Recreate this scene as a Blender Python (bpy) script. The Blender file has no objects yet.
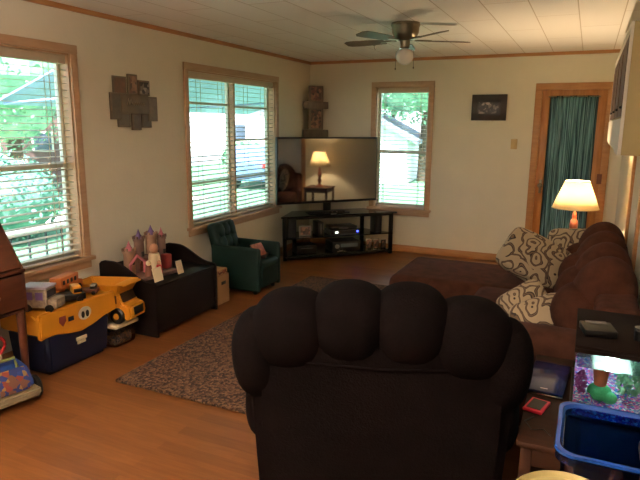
import bpy, bmesh, math, random
from mathutils import Vector, Matrix, Euler, noise
PI = math.pi
R = math.radians
random.seed(7)
scene = bpy.context.scene
col = scene.collection

# ------------------------------------------------------------------ camera
H = 1.6185
yaw, pitch, roll, F = .4304, .1966, .0086, 576.15
f = Vector((-math.sin(yaw)*math.cos(pitch), math.cos(yaw)*math.cos(pitch), -math.sin(pitch)))
r0 = Vector((math.cos(yaw), math.sin(yaw), 0)); u0 = r0.cross(f)
r = math.cos(roll)*r0 + math.sin(roll)*u0
u = -math.sin(roll)*r0 + math.cos(roll)*u0
cam = bpy.data.objects.new('camera', bpy.data.cameras.new('camera'))
col.objects.link(cam)
cam.matrix_world = Matrix(((r.x, u.x, -f.x, 0), (r.y, u.y, -f.y, 0), (r.z, u.z, -f.z, H), (0, 0, 0, 1)))
cam.data.sensor_width = 36; cam.data.lens = F/640*36; cam.data.clip_start = .05; cam.data.clip_end = 400
scene.camera = cam

# ------------------------------------------------------------------ world, sun, exposure
w = bpy.data.worlds.new('sky'); scene.world = w; w.use_nodes = True
nt = w.node_tree; nt.nodes.clear()
out = nt.nodes.new('ShaderNodeOutputWorld'); bg = nt.nodes.new('ShaderNodeBackground')
sky = nt.nodes.new('ShaderNodeTexSky'); sky.sky_type = 'HOSEK_WILKIE'; sky.turbidity = 4
sky.sun_direction = Vector((.22, -.45, .86)).normalized()
hsv = nt.nodes.new('ShaderNodeHueSaturation'); hsv.inputs['Saturation'].default_value = .55
nt.links.new(sky.outputs[0], hsv.inputs['Color']); nt.links.new(hsv.outputs[0], bg.inputs[0])
nt.links.new(bg.outputs[0], out.inputs[0]); bg.inputs[1].default_value = 9
sl = bpy.data.lights.new('sun', 'SUN'); sl.energy = 13.0; sl.angle = R(1); sl.color = (1, .97, .95)
so = bpy.data.objects.new('sun', sl); col.objects.link(so)
so.rotation_euler = Vector((.22, -.45, .86)).to_track_quat('Z', 'Y').to_euler()
so.location = (0, 0, 12)
scene.view_settings.view_transform = 'Standard'; scene.view_settings.look = 'None'
scene.view_settings.exposure = 1.2; scene.view_settings.gamma = 1; scene.view_settings.use_curve_mapping = False
FILL_PENDANT_W = 130; TABLE_LAMP_W = 30  # power of the added unseen pendant, then of the table lamp

# ------------------------------------------------------------------ helpers
def s2l(c):
    return tuple((x/12.92 if x <= .04045 else ((x+.055)/1.055)**2.4) for x in c)
def hexc(r_, g_, b_): return s2l((r_/255, g_/255, b_/255))
MATS = {}
def mat(name, rgb, rough=.6, metal=0, var=.12, scale=8, bump=0, bscale=60, spec=.5, emit=None, estr=0, stretch=(1,1,1), rgb2=None, sheen=0):
    if name in MATS: return MATS[name]
    m = bpy.data.materials.new(name); m.use_nodes = True; n = m.node_tree.nodes; l = m.node_tree.links
    b = n['Principled BSDF']; c = hexc(*rgb)
    tc = n.new('ShaderNodeTexCoord'); mp = n.new('ShaderNodeMapping'); mp.inputs['Scale'].default_value = stretch
    l.new(tc.outputs['Object'], mp.inputs[0])
    nz = n.new('ShaderNodeTexNoise'); nz.inputs['Scale'].default_value = scale; nz.inputs['Detail'].default_value = 4
    l.new(mp.outputs[0], nz.inputs['Vector'])
    rp = n.new('ShaderNodeValToRGB'); rp.color_ramp.elements[0].position = .3; rp.color_ramp.elements[1].position = .7
    c2 = hexc(*rgb2) if rgb2 else tuple(min(1, x*(1+var)) for x in c)
    c1 = c if rgb2 else tuple(x*(1-var) for x in c)
    rp.color_ramp.elements[0].color = (*c1, 1); rp.color_ramp.elements[1].color = (*c2, 1)
    l.new(nz.outputs[0], rp.inputs[0]); l.new(rp.outputs[0], b.inputs['Base Color'])
    b.inputs['Roughness'].default_value = rough; b.inputs['Metallic'].default_value = metal
    b.inputs['Specular IOR Level'].default_value = spec
    if sheen: b.inputs['Sheen Weight'].default_value = sheen
    if bump:
        n2 = n.new('ShaderNodeTexNoise'); n2.inputs['Scale'].default_value = bscale
        l.new(mp.outputs[0], n2.inputs['Vector'])
        bp = n.new('ShaderNodeBump'); bp.inputs['Strength'].default_value = bump; bp.inputs['Distance'].default_value = .01
        l.new(n2.outputs[0], bp.inputs['Height']); l.new(bp.outputs[0], b.inputs['Normal'])
    if emit:
        b.inputs['Emission Color'].default_value = (*hexc(*emit), 1); b.inputs['Emission Strength'].default_value = estr
    MATS[name] = m; return m

class MB:
    def __init__(s): s.bm = bmesh.new()
    def _merge(s, b2, M=None):
        if M is not None: bmesh.ops.transform(b2, matrix=M, verts=b2.verts)
        me = bpy.data.meshes.new('tmp'); b2.to_mesh(me); b2.free(); s.bm.from_mesh(me); bpy.data.meshes.remove(me)
    def box(s, x0, x1, y0, y1, z0, z1, bev=0, seg=2, M=None):
        b = bmesh.new(); bmesh.ops.create_cube(b, size=1)
        bmesh.ops.scale(b, vec=(abs(x1-x0), abs(y1-y0), abs(z1-z0)), verts=b.verts)
        bmesh.ops.translate(b, vec=((x0+x1)/2, (y0+y1)/2, (z0+z1)/2), verts=b.verts)
        if bev: bmesh.ops.bevel(b, geom=b.edges[:], offset=bev, segments=seg, affect='EDGES', profile=.5)
        s._merge(b, M); return s
    def ell(s, c, rad, rot=None, e=1.0, seg=24, ring=14):
        # (super)ellipsoid: e<1 squarer
        b = bmesh.new(); bmesh.ops.create_uvsphere(b, u_segments=seg, v_segments=ring, radius=1)
        for v in b.verts:
            co = v.co
            if e != 1:
                co = Vector([math.copysign(abs(k)**e, k) for k in co])
            v.co = Vector((co.x*rad[0], co.y*rad[1], co.z*rad[2]))
        M = Matrix.Translation(c)
        if rot is not None: M = M @ Euler(rot).to_matrix().to_4x4()
        s._merge(b, M); return s
    def lathe(s, prof, c=(0, 0, 0), seg=24, M=None, cap=True):
        b = bmesh.new(); rings = []
        for (rr, z) in prof:
            rings.append([b.verts.new((rr*math.cos(2*PI*i/seg), rr*math.sin(2*PI*i/seg), z)) for i in range(seg)])
        for a, c_ in zip(rings, rings[1:]):
            for i in range(seg):
                b.faces.new((a[i], a[(i+1) % seg], c_[(i+1) % seg], c_[i]))
        if cap and prof[0][0] > 1e-4: b.faces.new(rings[0][::-1])
        if cap and prof[-1][0] > 1e-4: b.faces.new(rings[-1])
        bmesh.ops.remove_doubles(b, verts=b.verts, dist=1e-5)
        T = Matrix.Translation(c)
        s._merge(b, T if M is None else M @ T); return s
    def tube(s, pts, rad, seg=10, cap=True):
        b = bmesh.new(); rings = []; pts = [Vector(p) for p in pts]
        rads = rad if isinstance(rad, (list, tuple)) else [rad]*len(pts)
        for i, p in enumerate(pts):
            d = (pts[min(i+1, len(pts)-1)] - pts[max(i-1, 0)]).normalized()
            up = Vector((0, 0, 1)) if abs(d.z) < .95 else Vector((1, 0, 0))
            x = d.cross(up).normalized(); y = d.cross(x)
            rings.append([b.verts.new(p + rads[i]*(math.cos(2*PI*k/seg)*x + math.sin(2*PI*k/seg)*y)) for k in range(seg)])
        for a, c_ in zip(rings, rings[1:]):
            for i in range(seg): b.faces.new((a[i], a[(i+1) % seg], c_[(i+1) % seg], c_[i]))
        if cap: b.faces.new(rings[0][::-1]); b.faces.new(rings[-1])
        s._merge(b); return s
    def prism(s, poly, axis, a0, a1, bev=0):
        # poly: 2D points; axis 'x': (y,z) ; 'y': (x,z) ; 'z': (x,y)
        b = bmesh.new()
        def P(p, a): return {'x': (a, p[0], p[1]), 'y': (p[0], a, p[1]), 'z': (p[0], p[1], a)}[axis]
        v0 = [b.verts.new(P(p, a0)) for p in poly]; v1 = [b.verts.new(P(p, a1)) for p in poly]
        n = len(poly)
        b.faces.new(v0); b.faces.new(v1[::-1])
        for i in range(n): b.faces.new((v0[i], v1[i], v1[(i+1) % n], v0[(i+1) % n]))
        bmesh.ops.recalc_face_normals(b, faces=b.faces)
        if bev: bmesh.ops.bevel(b, geom=b.edges[:], offset=bev, segments=2, affect='EDGES')
        s._merge(b); return s
    def quad(s, a, b, c, d):
        vs = [s.bm.verts.new(p) for p in (a, b, c, d)]; s.bm.faces.new(vs); return s
    def build(s, name, m, parent=None, smooth=40):
        bmesh.ops.recalc_face_normals(s.bm, faces=s.bm.faces)
        me = bpy.data.meshes.new(name); s.bm.to_mesh(me); s.bm.free()
        me.materials.append(m)
        if smooth:
            for p in me.polygons: p.use_smooth = True
            try: me.set_sharp_from_angle(angle=R(smooth))
            except Exception: pass
        o = bpy.data.objects.new(name, me); col.objects.link(o)
        if parent: o.parent = parent
        return o

def empty(name, loc=(0, 0, 0), rz=0):
    o = bpy.data.objects.new(name, None); o.empty_display_size = .1; col.objects.link(o)
    o.location = loc; o.rotation_euler = (0, 0, rz); return o
def tag(o, label=None, cat=None, group=None, kind=None):
    if label: o['label'] = label
    if cat: o['category'] = cat
    if group: o['group'] = group
    if kind: o['kind'] = kind
    return o
def thing(name, label, cat, loc=(0, 0, 0), rz=0, group=None):
    return tag(empty(name, loc, rz), label, cat, group)
def struct(o): o['kind'] = 'structure'; return o

# ------------------------------------------------------------------ materials
m_wall = mat('wall_paint', (224, 215, 190), .75, var=.03, scale=3, bump=.12, bscale=45)
m_trim = mat('pine_trim', (188, 134, 82), .4, var=.12, scale=6, stretch=(1, 1, 6), rgb2=(172, 118, 68))
m_wtrim = mat('pale_window_trim', (198, 162, 126), .45, scale=6, stretch=(1, 1, 6), rgb2=(186, 148, 112))
m_door = mat('oak_door', (186, 126, 66), .4, scale=7, stretch=(4, 4, .6), rgb2=(160, 100, 48))
m_white = mat('white_vinyl', (215, 205, 190), .4, var=.03)
m_blind = mat('blind_slat', (206, 186, 158), .45, var=.05)
m_black = mat('black_plastic', (14, 13, 13), .35, var=.2)
m_blackm = mat('black_metal', (20, 18, 18), .3, metal=.6, var=.1)
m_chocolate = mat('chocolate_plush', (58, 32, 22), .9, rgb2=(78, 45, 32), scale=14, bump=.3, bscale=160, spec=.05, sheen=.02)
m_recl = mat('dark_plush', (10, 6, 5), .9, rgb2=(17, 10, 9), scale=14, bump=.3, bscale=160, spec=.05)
m_green = mat('green_vinyl', (15, 38, 32), .55, rgb2=(21, 47, 40), spec=.3, scale=8, bump=.1, bscale=80)
m_espresso = mat('espresso_wood', (18, 10, 9), .55, rgb2=(26, 15, 12), spec=.25, scale=8, stretch=(6, 1, 6))
m_cherry = mat('cherry_wood', (70, 34, 18), .4, rgb2=(88, 45, 24), scale=6, stretch=(6, 1, 6))
m_yellow = mat('yellow_plastic', (205, 134, 30), .45, var=.05)
m_navy = mat('navy_plastic', (16, 22, 44), .45, var=.08)
m_chrome = mat('chrome', (200, 195, 185), .2, metal=1, var=.02)
m_nickel = mat('brushed_nickel', (128, 118, 98), .3, metal=.9, var=.05)
m_cream = mat('cream_plastic', (225, 205, 165), .5, var=.04)
m_red = mat('red_plastic', (190, 40, 40), .4, var=.05)
m_pink = mat('pink_plastic', (196, 110, 120), .5, var=.08)
m_purple = mat('purple_plastic', (110, 80, 130), .5, var=.08)
m_brown = mat('brown_plastic', (110, 62, 40), .5, var=.12)
m_grey = mat('grey_plastic', (120, 116, 110), .5, var=.08)
m_rail = mat('iron_rail', (40, 44, 50), .5, var=.05)

def floor_mat():
    m = bpy.data.materials.new('laminate_floor'); m.use_nodes = True; n = m.node_tree.nodes; l = m.node_tree.links
    b = n['Principled BSDF']; tc = n.new('ShaderNodeTexCoord')
    br = n.new('ShaderNodeTexBrick'); br.inputs['Scale'].default_value = 1
    br.inputs['Brick Width'].default_value = .62; br.inputs['Row Height'].default_value = .083
    br.inputs['Mortar Size'].default_value = .0012; br.offset = .37
    br.inputs['Color1'].default_value = (*hexc(132, 82, 41), 1); br.inputs['Color2'].default_value = (*hexc(114, 67, 31), 1)
    br.inputs['Mortar'].default_value = (*hexc(130, 78, 40), 1)
    l.new(tc.outputs['Object'], br.inputs['Vector'])
    mp = n.new('ShaderNodeMapping'); mp.inputs['Scale'].default_value = (2, 26, 1); l.new(tc.outputs['Object'], mp.inputs[0])
    nz = n.new('ShaderNodeTexNoise'); nz.inputs['Scale'].default_value = 2.2; nz.inputs['Detail'].default_value = 6
    l.new(mp.outputs[0], nz.inputs['Vector'])
    mx = n.new('ShaderNodeMix'); mx.data_type = 'RGBA'; mx.blend_type = 'MULTIPLY'; mx.inputs[0].default_value = .55
    rp = n.new('ShaderNodeValToRGB'); rp.color_ramp.elements[0].position = .35; rp.color_ramp.elements[0].color = (.62, .52, .42, 1)
    rp.color_ramp.elements[1].position = .65; rp.color_ramp.elements[1].color = (1, 1, 1, 1)
    l.new(nz.outputs[0], rp.inputs[0]); l.new(br.outputs['Color'], mx.inputs[6]); l.new(rp.outputs[0], mx.inputs[7])
    l.new(mx.outputs[2], b.inputs['Base Color']); b.inputs['Roughness'].default_value = .38
    return m
def ceiling_mat():
    m = bpy.data.materials.new('ceiling_tile'); m.use_nodes = True; n = m.node_tree.nodes; l = m.node_tree.links
    b = n['Principled BSDF']; tc = n.new('ShaderNodeTexCoord')
    mp = n.new('ShaderNodeMapping'); mp.inputs['Rotation'].default_value = (0, 0, PI/2); mp.inputs['Location'].default_value = (0, .15, 0)
    l.new(tc.outputs['Object'], mp.inputs[0])
    br = n.new('ShaderNodeTexBrick'); br.inputs['Scale'].default_value = 1
    br.inputs['Brick Width'].default_value = 1.22; br.inputs['Row Height'].default_value = .3
    br.inputs['Mortar Size'].default_value = .004; br.inputs['Mortar Smooth'].default_value = .2
    br.inputs['Color1'].default_value = (*hexc(250, 244, 236), 1); br.inputs['Color2'].default_value = (*hexc(247, 240, 231), 1)
    br.inputs['Mortar'].default_value = (*hexc(200, 184, 164), 1)
    l.new(mp.outputs[0], br.inputs['Vector']); l.new(br.outputs['Color'], b.inputs['Base Color'])
    nz = n.new('ShaderNodeTexNoise'); nz.inputs['Scale'].default_value = 60; l.new(tc.outputs['Object'], nz.inputs['Vector'])
    bp = n.new('ShaderNodeBump'); bp.inputs['Strength'].default_value = .15; bp.inputs['Distance'].default_value = .01
    l.new(nz.outputs[0], bp.inputs['Height']); l.new(bp.outputs[0], b.inputs['Normal'])
    b.inputs['Roughness'].default_value = .55
    return m
def speckle_mat(name, cols, scale=220, rough=.95, bump=.8):
    m = bpy.data.materials.new(name); m.use_nodes = True; n = m.node_tree.nodes; l = m.node_tree.links
    b = n['Principled BSDF']; tc = n.new('ShaderNodeTexCoord')
    vo = n.new('ShaderNodeTexVoronoi'); vo.inputs['Scale'].default_value = scale; l.new(tc.outputs['Object'], vo.inputs['Vector'])
    rp = n.new('ShaderNodeValToRGB'); rp.color_ramp.interpolation = 'CONSTANT'
    sp = n.new('ShaderNodeSeparateColor'); l.new(vo.outputs['Color'], sp.inputs[0]); l.new(sp.outputs[0], rp.inputs[0])
    e = rp.color_ramp.elements
    while len(e) < len(cols): e.new(.5)
    for i, c in enumerate(cols): e[i].position = i/len(cols); e[i].color = (*hexc(*c), 1)
    l.new(rp.outputs[0], b.inputs['Base Color']); b.inputs['Roughness'].default_value = rough
    bp = n.new('ShaderNodeBump'); bp.inputs['Strength'].default_value = bump; bp.inputs['Distance'].default_value = .01
    l.new(vo.outputs['Distance'], bp.inputs['Height']); l.new(bp.outputs[0], b.inputs['Normal'])
    return m
def scroll_mat():
    m = bpy.data.materials.new('scroll_fabric'); m.use_nodes = True; n = m.node_tree.nodes; l = m.node_tree.links
    b = n['Principled BSDF']; tc = n.new('ShaderNodeTexCoord')
    nz = n.new('ShaderNodeTexNoise'); nz.inputs['Scale'].default_value = 5
    mxv = n.new('ShaderNodeMix'); mxv.data_type = 'VECTOR'; mxv.inputs[0].default_value = .16
    l.new(tc.outputs['Object'], nz.inputs['Vector']); l.new(tc.outputs['Object'], mxv.inputs[4]); l.new(nz.outputs['Color'], mxv.inputs[5])
    vo = n.new('ShaderNodeTexVoronoi'); vo.inputs['Scale'].default_value = 9.5; l.new(mxv.outputs[1], vo.inputs['Vector'])
    ml = n.new('ShaderNodeMath'); ml.operation = 'MULTIPLY'; ml.inputs[1].default_value = 21; l.new(vo.outputs['Distance'], ml.inputs[0])
    sn = n.new('ShaderNodeMath'); sn.operation = 'SINE'; l.new(ml.outputs[0], sn.inputs[0])
    rp = n.new('ShaderNodeValToRGB'); e = rp.color_ramp.elements
    e[0].position = .0; e[0].color = (*hexc(160, 138, 106), 1); e[1].position = .52; e[1].color = (*hexc(36, 24, 17), 1)
    q = e.new(.42); q.color = (*hexc(160, 138, 106), 1); q = e.new(.86); q.color = (*hexc(48, 32, 22), 1); q = e.new(.96); q.color = (*hexc(104, 78, 52), 1)
    l.new(sn.outputs[0], rp.inputs[0]); l.new(rp.outputs[0], b.inputs['Base Color']); b.inputs['Roughness'].default_value = .8
    return m
m_floor = floor_mat(); m_ceil = ceiling_mat(); m_scroll = scroll_mat()
m_rug = speckle_mat('rug_pile', [(88, 58, 38), (62, 38, 24), (112, 80, 54), (48, 28, 18), (98, 68, 46)], 70)
m_gravel = speckle_mat('gravel', [(230, 60, 140), (40, 60, 190), (240, 235, 240), (150, 60, 190), (235, 120, 180), (30, 160, 190)], 120, .5)
m_photo = speckle_mat('photo_print', [(120, 80, 66), (88, 70, 58), (160, 120, 98), (60, 50, 46), (140, 104, 84)], 30, .3, 0)
m_photobw = speckle_mat('photo_print_grey', [(60, 52, 46), (120, 110, 100), (40, 34, 30), (165, 155, 142), (30, 26, 24)], 34, .3, 0)
m_sticker = speckle_mat('sticker_print', [(130, 54, 36), (150, 116, 54), (30, 52, 110), (26, 44, 96), (110, 72, 50)], 32, .4, 0)

def glass_mat(name, tint=(1, 1, 1), gl=.06, rough=0):
    m = bpy.data.materials.new(name); m.use_nodes = True; n = m.node_tree.nodes; l = m.node_tree.links
    n.clear(); o = n.new('ShaderNodeOutputMaterial'); t = n.new('ShaderNodeBsdfTransparent'); g = n.new('ShaderNodeBsdfGlossy')
    t.inputs[0].default_value = (*tint, 1); g.inputs['Roughness'].default_value = rough
    mx = n.new('ShaderNodeMixShader'); mx.inputs[0].default_value = gl
    l.new(t.outputs[0], mx.inputs[1]); l.new(g.outputs[0], mx.inputs[2]); l.new(mx.outputs[0], o.inputs[0]); return m
m_glass = glass_mat('window_glass', (.93, .98, .97), .04)
m_tankglass = glass_mat('tank_glass', (.92, .97, .97), .10)
m_water = glass_mat('tank_water', (.80, .92, .92), .35, .2)
m_bluetub = glass_mat('blue_clear_plastic', (.14, .38, .88), .14, .10)
m_clearbin = glass_mat('clear_plastic', (.8, .78, .74), .12, .15)
def shade_mat():
    m = bpy.data.materials.new('lamp_shade_fabric'); m.use_nodes = True; n = m.node_tree.nodes; l = m.node_tree.links
    n.clear(); o = n.new('ShaderNodeOutputMaterial'); t = n.new('ShaderNodeBsdfTranslucent'); d = n.new('ShaderNodeBsdfDiffuse')
    t.inputs[0].default_value = (.95, .84, .62, 1); d.inputs[0].default_value = (.85, .78, .6, 1)
    mx = n.new('ShaderNodeMixShader'); mx.inputs[0].default_value = .35
    l.new(t.outputs[0], mx.inputs[1]); l.new(d.outputs[0], mx.inputs[2]); l.new(mx.outputs[0], o.inputs[0]); return m
m_shade = shade_mat()
def curtain_mat():
    m = bpy.data.materials.new('teal_curtain'); m.use_nodes = True; n = m.node_tree.nodes; l = m.node_tree.links
    n.clear(); o = n.new('ShaderNodeOutputMaterial'); tc = n.new('ShaderNodeTexCoord')
    mp = n.new('ShaderNodeMapping'); mp.inputs['Scale'].default_value = (1, 1, .02); l.new(tc.outputs['Object'], mp.inputs[0])
    nz = n.new('ShaderNodeTexNoise'); nz.inputs['Scale'].default_value = 85; nz.inputs['Detail'].default_value = 3; l.new(mp.outputs[0], nz.inputs['Vector'])
    rp = n.new('ShaderNodeValToRGB'); e = rp.color_ramp.elements
    e[0].position = .4; e[0].color = (*hexc(40, 42, 38), 1); e[1].position = .62; e[1].color = (*hexc(104, 106, 94), 1)
    l.new(nz.outputs[0], rp.inputs[0])
    t = n.new('ShaderNodeBsdfTranslucent'); d = n.new('ShaderNodeBsdfDiffuse')
    l.new(rp.outputs[0], t.inputs[0]); l.new(rp.outputs[0], d.inputs[0])
    mx = n.new('ShaderNodeMixShader'); mx.inputs[0].default_value = .6
    l.new(t.outputs[0], mx.inputs[1]); l.new(d.outputs[0], mx.inputs[2]); l.new(mx.outputs[0], o.inputs[0]); return m
m_curtain = curtain_mat()

# ------------------------------------------------------------------ room shell
A, B, ZC = -3.46, 7.176, 2.44
T = .14
def wall_boxes(mb, axis, c0, c1, s0, s1, holes):
    """axis 'x': wall normal along x, occupying x c0..c1, spanning y s0..s1. holes: (a0,a1,z0,z1)"""
    def bx(a0, a1, z0, z1):
        if a1-a0 < 1e-4 or z1-z0 < 1e-4: return
        if axis == 'x': mb.box(c0, c1, a0, a1, z0, z1)
        else: mb.box(a0, a1, c0, c1, z0, z1)
    cur = s0
    for (a0, a1, z0, z1) in sorted(holes):
        bx(cur, a0, 0, ZC); bx(a0, a1, 0, z0); bx(a0, a1, z1, ZC); cur = a1
    bx(cur, s1, 0, ZC)
W1 = (2.06, 3.17, .61, 2.11); W2 = (4.53, 6.21, .63, 2.12); W3 = (-2.52, -1.83, .57, 2.10)
D1 = (-.53, .14, .0, 2.03)
mb = MB(); wall_boxes(mb, 'x', A-T, A, -2.6, B+T, [W1, W2]); struct(mb.build('wall_left', m_wall, smooth=0))
mb = MB(); wall_boxes(mb, 'y', B, B+T, A, .34, [W3, D1]); struct(mb.build('wall_front', m_wall, smooth=0))
RW_END = 2.98
D2 = (4.2, 5.02, 0, 2.03)
mb = MB(); wall_boxes(mb, 'x', .34, .34+T, RW_END, B+T, [D2]); struct(mb.build('wall_right', m_wall, smooth=0))
mb = MB(); mb.box(A-T, 2.8, -2.74, -2.6, 0, ZC); struct(mb.build('wall_back', m_wall, smooth=0))
mb = MB(); mb.box(2.6, 2.74, -2.6, B, 0, ZC); struct(mb.build('wall_kitchen', m_wall, smooth=0))
mb = MB(); mb.box(.48, 2.6, 5.4, 5.54, 0, ZC); struct(mb.build('wall_hall', m_wall, smooth=0))
mb = MB(); mb.box(A-T, 2.74, -2.74, B+T, -.12, 0); struct(mb.build('floor', m_floor, smooth=0))
mb = MB(); mb.box(A-T, 2.74, -2.74, B+T, ZC, ZC+.1); struct(mb.build('ceiling', m_ceil, smooth=0))
# crown strips and baseboards
mb = MB(); mb.box(A, A+.018, -2.6, B, ZC-.035, ZC); struct(mb.build('trim_1', m_trim, smooth=0))
mb = MB(); mb.box(A+.018, .34, B-.018, B, ZC-.035, ZC); struct(mb.build('trim_2', m_trim, smooth=0))
mb = MB(); mb.box(.322, .34, RW_END, B-.018, ZC-.035, ZC); struct(mb.build('trim_3', m_trim, smooth=0))
mb = MB(); mb.box(A, A+.014, -2.6, B, 0, .09, bev=.004); struct(mb.build('baseboard_left', m_trim))
mb = MB(); mb.box(A+.014, D1[0]-.075, B-.014, B, 0, .09, bev=.004); struct(mb.build('baseboard_front', m_trim))
mb = MB(); mb.box(.326, .34, 5.1, B-.014, 0, .09, bev=.004); struct(mb.build('baseboard_right', m_trim))
# casing of the doorway at the end of the right wall and around the side door
mb = MB(); mb.box(.318, .34, 5.02, 5.10, 0, 2.1, bev=.004); mb.box(.318, .34, 4.12, 4.2, 0, 2.1, bev=.004); mb.box(.318, .34, 4.12, 5.1, 2.03, 2.11, bev=.004)
struct(mb.build('trim_4', m_trim))
d2 = struct(empty('door_2', (.40, 4.61, 0)))
mb = MB(); mb.box(-.02, .02, -.41, .41, .005, 2.03, bev=.003); mb.box(-.026, -.02, -.3, .3, .2, .9); mb.box(-.026, -.02, -.3, .3, 1.1, 1.9); mb.build('door_panel', m_white, d2)

def window(name, axis, hole, mull=False, bars=()):
    a0, a1, z0, z1 = hole
    root = struct(empty(name, ((A, (a0+a1)/2, z0) if axis == 'x' else ((a0+a1)/2, B, z0))))
    c = (a0+a1)/2; hw = (a1-a0)/2; hz = z1-z0
    # local: s along wall, d outward, z up
    def bx(mb, s0, s1, d0, d1, zz0, zz1, bev=.003):
        if axis == 'x': mb.box(-d1, -d0, s0, s1, zz0, zz1, bev=bev)
        else: mb.box(s0, s1, d0, d1, zz0, zz1, bev=bev)
    cw = .06
    m = MB()   # inner casing
    bx(m, -hw-cw, -hw, -.02, 0, -.0, hz+cw); bx(m, hw, hw+cw, -.02, 0, 0, hz+cw); bx(m, -hw-cw, hw+cw, -.024, 0, hz, hz+cw)
    bx(m, -hw-cw, hw+cw, -.02, 0, -.09, -.025)
    m.build('window_frame', m_wtrim, root)
    m = MB(); bx(m, -hw-cw-.02, hw+cw+.02, -.05, T-.02, -.028, 0); m.build('window_sill', m_wtrim, root)
    m = MB()   # jamb lining
    bx(m, -hw, -hw+.012, 0, T, 0, hz, 0); bx(m, hw-.012, hw, 0, T, 0, hz, 0); bx(m, -hw, hw, 0, T, hz-.012, hz, 0)
    m.build('jamb', m_wtrim, root)
    units = [(-hw+.012, -.016), (.016, hw-.012)] if mull else [(-hw+.012, hw-.012)]
    if mull:
        m = MB(); bx(m, -.016, .016, .03, T, 0, hz-.012); m.build('mullion', m_wtrim, root)
    for ui, (s0, s1) in enumerate(units):
        m = MB(); fw = .028; d0, d1 = .085, .12
        bx(m, s0, s0+fw, d0, d1, .012, hz-.012); bx(m, s1-fw, s1, d0, d1, .012, hz-.012)
        bx(m, s0+fw, s1-fw, d0, d1, 0, .05); bx(m, s0+fw, s1-fw, d0, d1, hz-.055, hz-.012)
        for zb in (bars[ui] if bars else (hz*.47,)):
            bx(m, s0+fw, s1-fw, d0+.005, d1, zb-.012 if mull else zb-.022, zb+.012 if mull else zb+.022)
        sash = m.build('sash', m_white, root)
        m = MB(); bx(m, s0+fw, s1-fw, .10, .104, .05, hz-.055, 0); m.build('pane', m_glass, sash, smooth=0)
    return root
window('window_1', 'x', W1)
hz2 = W2[3]-W2[2]
window('window_2', 'x', W2, True, bars=((hz2*.80, hz2*.27), (hz2*.79, hz2*.55, hz2*.27)))
window('window_3', 'y', W3)

def blind(axis, hole, label):
    a0, a1, z0, z1 = hole; c = (a0+a1)/2; hw = (a1-a0)/2-.02; hz = z1-z0
    root = thing('window_blind', label, 'blind', (A-.042, c, z0) if axis == 'x' else (c, B+.042, z0), 0, None)
    if axis == 'y': root.rotation_euler = (0, 0, -PI/2)
    # local: y along wall, -x outward
    m = MB(); m.box(-.028, .028, -hw, hw, hz-.075, hz-.013, bev=.004); m.build('headrail', m_blind, root)
    m = MB(); m.box(-.025, .025, -hw, hw, .003, .02, bev=.004); m.build('bottom_rail', m_blind, root)
    m = MB(); z = .055; tilt = Matrix.Rotation(R(4), 4, 'Y')
    while z < hz-.09:
        m.box(-.0245, .0245, -hw, hw, -.0015, .0015, M=Matrix.Translation((0, 0, z)) @ tilt); z += .0475
    m.build('slats', m_blind, root, smooth=0)
    for k in ([-.75, -.3, .3, .75] if hw > .6 else [-.72, .72]):
        m = MB(); m.box(-.026, -.0255, hw*k-.003, hw*k+.003, .02, hz-.07); m.box(.0255, .026, hw*k-.003, hw*k+.003, .02, hz-.07); m.build('ladder_cord', m_blind, root, smooth=0)
    m = MB(); m.tube([(.034, hw*.86, hz-.06), (.034, hw*.86, hz-.75)], .002, 6); m.ell((.034, hw*.86, hz-.77), (.007, .007, .02), seg=8, ring=6); m.build('pull_cord', m_cream, root)
blind('x', W1, 'wood slat blind in the leftmost window, near the secretary desk')
blind('x', W2, 'wide slat blind in the double window behind the green armchair')
blind('y', W3, 'narrow slat blind in the window right of the television')

# front door with curtain
d1 = struct(empty('door_1', ((D1[0]+D1[1])/2, B, 0)))
hw = (D1[1]-D1[0])/2
mb = MB(); cw = .075
mb.box(-hw-cw, -hw, -.02, 0, 0, 2.105, bev=.004); mb.box(hw, hw+cw, -.02, 0, 0, 2.105, bev=.004); mb.box(-hw-cw, hw+cw, -.022, 0, 2.03, 2.105, bev=.004)
mb.build('door_frame', m_trim, d1)
mb = MB(); y0, y1 = .0, .045; g = .10
mb.box(-hw, -hw+g, y0, y1, .004, 2.03, bev=.001); mb.box(hw-g, hw, y0, y1, .004, 2.03, bev=.001)
mb.box(-hw+g, hw-g, y0, y1, 1.95, 2.03, bev=.001); mb.box(-hw+g, hw-g, y0, y1, .004, .25, bev=.003)
mb.build('door_leaf', m_door, d1)
mb = MB(); mb.box(-hw+g, hw-g, .03, .034, .25, 1.95); mb.build('door_pane', m_glass, d1, smooth=0)
mb = MB(); mb.lathe([(0, 0), (.024, .002), (.024, .008), (.01, .012), (.01, .035), (.026, .045), (.028, .058), (.018, .068), (0, .07)], M=Matrix.Translation((-hw+.055, 0, .955)) @ Matrix.Rotation(PI/2, 4, 'X'))
mb.box(-hw+.04, -hw+.07, -.004, 0, .86, 1.02, bev=.001)
mb.build('door_knob', m_nickel, d1)
mb = MB(); mb.box(hw-.028, hw+.022, -.026, -.018, 1.0, 1.11, bev=.002); mb.build('hinge', m_brown, d1)
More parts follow.
